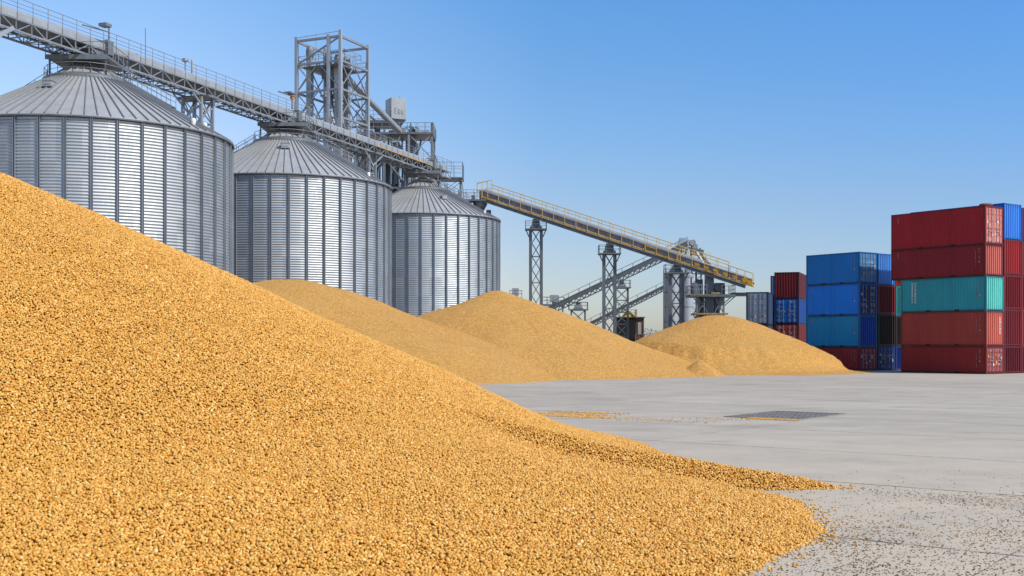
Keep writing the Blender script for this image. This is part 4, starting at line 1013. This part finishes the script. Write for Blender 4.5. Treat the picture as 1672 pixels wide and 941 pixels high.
def make_container(label, corner, ux, X, Y, z0, z1, faces, cols, marks=(), group='', plates=None, seed=0):
    """corner: ground point of the near corner; ux: direction of local X; faces: dict x0,y0 -> 'side' 'end' 'doors'"""
    H = z1 - z0 - .006; ang = math.atan2(ux[1], ux[0])
    t = thing('shipping_container', label, 'container', (corner[0], corner[1], z0 + .003), ang, group, local=True)
    rr = random.Random(seed); main = cpaint(cols[0]); endm = cpaint(cols[1]); fr = cpaint(tuple(c * .5 + .006 for c in cols[0])); gap_shade = cpaint(tuple(c * .16 + .004 for c in cols[0]))  # last colour is the painted shade of the gap below each container
    post = .15
    mb = MB()
    for x in (0, X - post):
        for y in (0, Y - post): mb.box(x, x + post, y, y + post, .12, H - .12)
    for y in (0.01, Y - .13):
        mb.box(post, X - post, y, y + .12, .075, .17); mb.box(post, X - post, y, y + .12, H - .11, H - .003)
    for x in (.01, X - .13):
        mb.box(x, x + .12, post, Y - post, .075, .17); mb.box(x, x + .12, post, Y - post, H - .11, H - .003)
    mb.build('frame', fr, t)
    mb = MB(); mb.box(.05, X - .05, .05, Y - .05, .0, .07); mb.build('level_gap_shade', gap_shade, t)  # dark strip painting in the shade between stacked levels
    for x in (0, X - .178):
        for y in (0, Y - .162):
            for z in (0, H - .118):
                mb = MB(); mb.box(x - .006, x + .184, y - .006, y + .168, z, z + .118); mb.build('corner_casting', fr, t)
    mb = MB(); mb.box(.14, X - .14, .14, Y - .14, .08, .12); mb.build('floor', M['black'], t)
    mb = MB(); n = max(4, int(Y / .3))
    for i in range(n): mb.box(.12, X - .12, .1 + i * (Y - .2) / n, .1 + (i + .55) * (Y - .2) / n, H - .06, H - .03)
    mb.box(.1, X - .1, .08, Y - .08, H - .09, H - .061); mb.build('roof', main, t)
    opp = {'x0': 'x1', 'y0': 'y1'}
    allf = dict(faces)
    for k_, v_ in faces.items(): allf[opp[k_]] = 'side' if v_ == 'side' else 'end'
    for wf, typ in allf.items():
        fm = FaceMap(wf, X, Y)
        if typ in ('side', 'end'):
            mb = MB(); corr(mb, fm, post, fm.L - post, .17, H - .11, .27 if typ == 'side' else .27, .045 if typ == 'side' else .13, -.012)
            mb.build('side_panel' if typ == 'side' else 'end_panel', main if typ == 'side' else endm, t)
            if typ == 'side' and wf in faces:
                for u in (fm.L * .33, fm.L * .67):
                    mb = MB(); fm.box(mb, u - .18, u + .18, .03, .16, .0, .012); mb.build('fork_pocket', M['black'], t)  # black box puts the shade of the recess into the colour
        else:
            L = fm.L; dw = (L - 2 * post) / 2
            for k_ in range(2):
                u0 = post + k_ * dw; mb = MB()
                fm.box(mb, u0 + .01, u0 + dw - .01, .18, H - .12, -.10, -.05)
                fm.box(mb, u0 + .01, u0 + .09, .18, H - .12, -.0495, -.015); fm.box(mb, u0 + dw - .09, u0 + dw - .01, .18, H - .12, -.0495, -.015)
                hh = (H - .30)
                for r_ in range(5):
                    v0 = .18 + hh * r_ / 5 + .05; v1 = .18 + hh * (r_ + 1) / 5 - .05
                    fm.box(mb, u0 + .1, u0 + dw - .1, v0, v1, -.0495, -.02)
                door = mb.build('door', endm, t)
                for ub in (u0 + dw * .30, u0 + dw * .70):
                    mb = MB(); mb.tube(fm.p(ub, .16, .02), fm.p(ub, H - .12, .02), .024, 6)
                    for vv in (.28, .9, H - .9, H - .28): fm.box(mb, ub - .05, ub + .05, vv - .04, vv + .04, -.01, .035)
                    mb.build('locking_bar', M['steel'], door)
                mb = MB(); fm.box(mb, u0 + dw * .30, u0 + dw * .70, 1.0, 1.05, .02, .05); fm.box(mb, u0 + dw * .2, u0 + dw * .8, 1.28, 1.32, .02, .045); mb.build('handle', M['steel'], door)
                faded = cpaint(tuple(min(.8, c * .72 + .16) for c in cols[1]))
                for r_ in range(5):
                    for ca_, cb_ in ((.11, .27), (.33, .67), (.73, .89)):
                        if rr.random() < .42:
                            v0 = .18 + hh * r_ / 5 + rr.uniform(.06, .14); v1 = .18 + hh * (r_ + 1) / 5 - rr.uniform(.07, .2)
                            mb = MB(); fm.box(mb, u0 + dw * (ca_ + rr.uniform(0, .04)), u0 + dw * (cb_ - rr.uniform(0, .06)), v0, v1, -.0195, -.014); mb.build('faded_patch', faded, door)
                for q_ in range(2):
                    mb = MB(); uu = u0 + dw * rr.choice((.13, .42, .76)); vv = .5 + (H - 1.1) * (q_ + rr.uniform(.1, .6)) / 2
                    fm.box(mb, uu, uu + dw * rr.uniform(.08, .15), vv, vv + rr.uniform(.10, .26), -.013, -.008)
                    mb.build('placard', plates or M[rr.choice(('mark_white', 'mark_white', 'mark_amber'))], door)
    for (wf, kind) in marks:
        fm = FaceMap(wf, X, Y); L = fm.L; mb = MB(); w0, w1 = -.010, -.004
        if kind == 'code':          # column of small characters at the near end of the long side
            ue = L - .62
            for i in range(13):
                if rr.random() < .8: v = H * .80 - i * .1; fm.box(mb, ue - .22, ue - .17, v, v + .065, w0, w1)
            for i, v in enumerate((H * .86, H * .80, H * .74, H * .62, H * .56)):
                fm.box(mb, ue + .06, ue + .13 + rr.uniform(0, .03), v, v + .07, w0, w1)
            mb.build('marking', M['mark_faint'], t)
            mb = MB()
            for v in (H * .44,): fm.box(mb, ue + .06, ue + .15, v, v + .09, w0, w1)
            mb.build('warning_label', M['mark_amber'], t)
        elif kind == 'corner':
            for i in range(5): v = H * .88 - i * .1; fm.box(mb, .62, .70, v, v + .06, w0, w1)
            mb.build('marking', M['mark_faint'], t)
        elif kind == 'bigtext':     # two tall columns of white lettering reading upwards
            for cidx, (uc, wd, n_) in enumerate(((1.0, .15, 13), (1.28, .15, 15))):
                for i in range(n_):
                    v = H * .86 - i * H * .62 / n_; hgt = H * .62 / n_ * .72; k2 = rr.randrange(4)
                    fm.box(mb, uc, uc + wd, v, v + hgt * .34, w0, w1)
                    if k2 != 1: fm.box(mb, uc, uc + wd, v + hgt * .66, v + hgt, w0, w1)
                    if k2 != 2: fm.box(mb, uc + (0 if k2 else wd * .6), uc + (wd * .4 if k2 else wd), v + hgt * .34, v + hgt * .66, w0, w1)
            mb.build('lettering', M['mark_white'], t)
        elif kind == 'endtext':
            for i in range(8):
                v = H * .80 - i * .17; fm.box(mb, L - .62, L - .50 + (i % 3) * .02, v, v + .10, .0, .006)
            mb.build('marking', M['mark_white'], t)
    return t

SD = Vector((-.59, .8074)); ED = (.8074, .59)
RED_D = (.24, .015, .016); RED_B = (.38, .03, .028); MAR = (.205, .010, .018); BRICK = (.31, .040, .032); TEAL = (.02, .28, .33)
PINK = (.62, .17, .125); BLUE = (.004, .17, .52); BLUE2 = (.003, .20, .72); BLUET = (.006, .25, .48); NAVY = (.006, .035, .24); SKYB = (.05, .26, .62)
WINE = (.30, .010, .018); DARKB = (.028, .014, .010)
G1 = 'tall five-high stack in front at right'
N1 = (36.2, 89.0)
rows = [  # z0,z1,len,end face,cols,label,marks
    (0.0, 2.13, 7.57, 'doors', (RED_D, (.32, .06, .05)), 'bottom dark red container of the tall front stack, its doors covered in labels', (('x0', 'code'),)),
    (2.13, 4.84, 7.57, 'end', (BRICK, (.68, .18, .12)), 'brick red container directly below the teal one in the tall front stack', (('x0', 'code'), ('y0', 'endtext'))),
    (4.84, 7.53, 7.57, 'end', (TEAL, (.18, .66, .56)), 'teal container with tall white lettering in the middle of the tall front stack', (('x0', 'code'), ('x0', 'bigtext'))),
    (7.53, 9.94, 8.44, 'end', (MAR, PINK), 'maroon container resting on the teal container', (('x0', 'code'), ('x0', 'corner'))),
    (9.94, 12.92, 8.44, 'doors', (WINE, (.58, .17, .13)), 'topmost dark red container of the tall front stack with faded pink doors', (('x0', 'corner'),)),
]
for i, (z0, z1, L, ef, cols, lab, mk) in enumerate(rows):
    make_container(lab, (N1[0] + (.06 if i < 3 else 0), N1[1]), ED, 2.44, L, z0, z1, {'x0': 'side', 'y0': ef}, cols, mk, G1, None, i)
t = thing('roof_hatch', 'small rusty cover lying on the top corner of the tallest stack', 'cover', (36.5, 89.6, 12.92))
mb = MB(); mb.lathe((36.55, 89.75, 12.92), [(.42, 0), (.5, .1), (.45, .2), (0, .24)], 14); mb.build('lid', M['rust'], t); mb = MB(); mb.lathe((36.55, 89.75, 12.92), [(.36, -.01), (.44, .05)], 14); mb.build('rim', M['rust'], t)

def col_stack(corner, ux, X, L, zs, cols, faces, labels, grp, seed, marks=None):
    for i in range(len(zs) - 1):
        make_container(labels[i], corner, ux, X, L, zs[i], zs[i + 1], faces[i], cols[i], (marks[i] if marks else ()), grp, None, seed + i)
E_ = lambda t_: {'x0': 'side', 'y0': t_}
G2 = 'container stacks at the right edge'
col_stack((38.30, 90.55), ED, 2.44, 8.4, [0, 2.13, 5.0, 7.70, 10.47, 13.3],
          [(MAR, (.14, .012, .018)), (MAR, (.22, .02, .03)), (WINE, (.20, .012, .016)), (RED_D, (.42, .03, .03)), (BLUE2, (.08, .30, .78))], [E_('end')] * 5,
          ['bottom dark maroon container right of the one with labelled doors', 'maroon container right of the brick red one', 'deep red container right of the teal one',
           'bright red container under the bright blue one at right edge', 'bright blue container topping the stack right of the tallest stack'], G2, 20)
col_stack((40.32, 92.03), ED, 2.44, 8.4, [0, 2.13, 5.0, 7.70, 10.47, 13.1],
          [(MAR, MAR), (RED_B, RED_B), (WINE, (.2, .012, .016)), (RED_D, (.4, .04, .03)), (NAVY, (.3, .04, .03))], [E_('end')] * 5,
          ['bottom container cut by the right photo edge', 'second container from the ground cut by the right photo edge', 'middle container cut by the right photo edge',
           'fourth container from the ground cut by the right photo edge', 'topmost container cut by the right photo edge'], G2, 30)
G3 = 'four-high blue stack in the middle'
N3 = (29.8, 99.8)
col_stack(N3, ED, 2.44, 5.75, [0, 2.01, 4.76, 7.5, 10.23], [(RED_B, (.36, .03, .06)), (BLUET, (.01, .07, .42)), (BLUE2, (.008, .035, .17)), (BLUE, (.06, .22, .46))],
          [E_('doors'), E_('end'), E_('doors'), E_('doors')],
          ['red container at the bottom of the blue stack, half buried by the farthest heap', 'teal-blue container second from the ground in the blue stack', 'vivid blue container third from the ground with dark navy doors', 'topmost blue container with pale weathered doors'],
          G3, 40, [(('x0', 'code'),), (('x0', 'code'), ('x0', 'corner')), (('x0', 'code'), ('x0', 'corner')), (('x0', 'code'),)])
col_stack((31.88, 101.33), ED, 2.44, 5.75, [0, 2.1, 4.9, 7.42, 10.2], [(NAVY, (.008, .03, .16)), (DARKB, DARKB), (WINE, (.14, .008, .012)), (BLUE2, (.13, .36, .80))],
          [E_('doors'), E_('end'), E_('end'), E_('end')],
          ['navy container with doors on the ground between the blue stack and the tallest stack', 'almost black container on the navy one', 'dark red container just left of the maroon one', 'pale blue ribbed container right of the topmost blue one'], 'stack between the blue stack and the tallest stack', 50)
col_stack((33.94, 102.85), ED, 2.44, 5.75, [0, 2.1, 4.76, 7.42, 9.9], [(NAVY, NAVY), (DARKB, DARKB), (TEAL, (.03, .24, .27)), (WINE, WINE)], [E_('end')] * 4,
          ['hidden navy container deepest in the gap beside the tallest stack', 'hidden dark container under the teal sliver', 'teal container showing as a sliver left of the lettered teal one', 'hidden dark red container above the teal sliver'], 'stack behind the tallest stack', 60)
# stack left of the blue one: short ends face the camera
N4 = (28.85, 117.0); u4 = Vector((.36, .933))
F4 = lambda d: {'x0': d, 'y0': 'side'}
col_stack(N4, (u4.x, u4.y), 6.06, 2.44, [0, 1.75, 4.3, 6.86, 9.54], [(MAR, MAR), ((.13, .012, .012), (.36, .05, .035)), ((.004, .045, .22), (.01, .13, .42)), ((.09, .008, .014), (.19, .018, .022))],  # long sides darkened in the colour to hold back the sun on them
          [F4('end'), F4('doors'), F4('doors'), F4('end')],
          ['bottom container of the three-colour stack, hidden by the farthest heap', 'rusty red container with white labels low in the three-colour stack', 'blue container with doors in the three-colour stack left of the blue stack', 'maroon container topping the three-colour stack left of the blue stack'],
          'three-colour stack behind the farthest heap', 70, [(), (), (), ()])
col_stack((30.05, 124.15), (.36, .933), 6.06, 2.44, [0, 1.75, 4.35, 7.0, 9.6], [(BRICK, BRICK), (SKYB, (.16, .3, .42)), (BRICK, (.26, .08, .05)), (WINE, (.07, .22, .4))], [F4('end')] * 4,
          ['hidden bottom container behind the three-colour stack', 'pale blue container sliver low left of the three-colour stack', 'brown container sliver left of the blue doors', 'blue-grey container sliver left of the maroon container'], 'narrow slivers of a stack behind the three-colour stack', 80)
N6 = (24.95, 113.2)
col_stack(N6, (.30, .954), 6.06, 2.15, [0, 2.07, 4.14, 7.36], [(NAVY, (.06, .11, .2)), ((.03, .06, .12), (.09, .16, .26)), ((.03, .06, .12), (.20, .28, .36))], [F4('doors')] * 3,
          ['hidden bottom container under the grey-blue door ends', 'grey-blue container just emerging above the farthest heap', 'tall weathered grey-blue container door end, leftmost of all containers'], 'grey-blue stack left of the other containers', 90)

# ------------------------------------------------------------------ far background
def hazy(name, col):  # grey of distance haze is put into the colour
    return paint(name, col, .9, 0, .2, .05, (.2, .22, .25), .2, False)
mb = MB(); rr_ = random.Random(3); rows_ = []
for k_ in range(90):
    x = -700 + k_ * 22; rows_.append((x, rr_.uniform(6, 12)))
vs = []; fs = []
for i, (x, h) in enumerate(rows_): vs += [(x, 900, 0), (x, 980, h)]
for i in range(len(rows_) - 1): fs.append((2 * i, 2 * i + 2, 2 * i + 3, 2 * i + 1))
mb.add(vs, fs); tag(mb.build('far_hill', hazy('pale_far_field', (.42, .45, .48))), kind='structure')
mb = MB(); rr_ = random.Random(9)
for k_ in range(11000):
    x = rr_.uniform(-350, 480); top = 10.0 + 2.5 * math.sin(x * .11) * math.sin(x * .043 + 1) + rr_.uniform(0, 2.5); z = top * rr_.random() ** .8; y = 880 + rr_.uniform(-8, 8); s = rr_.uniform(.35, .75)
    a = rr_.uniform(0, 3.14); d = Vector((math.cos(a), math.sin(a), rr_.uniform(-.5, .5))) * s; e_ = Vector((rr_.uniform(-.4, .4), rr_.uniform(-.4, .4), 1)) * s
    mb.add([Vector((x, y, z)) - d, Vector((x, y, z)) + e_ * .9, Vector((x, y, z)) + d, Vector((x, y, z)) - e_ * .9], [(0, 1, 2, 3)])
for k_ in range(160):
    x = rr_.uniform(-350, 480); mb.bar((x, 880, 0), (x, 880, 9), .4)
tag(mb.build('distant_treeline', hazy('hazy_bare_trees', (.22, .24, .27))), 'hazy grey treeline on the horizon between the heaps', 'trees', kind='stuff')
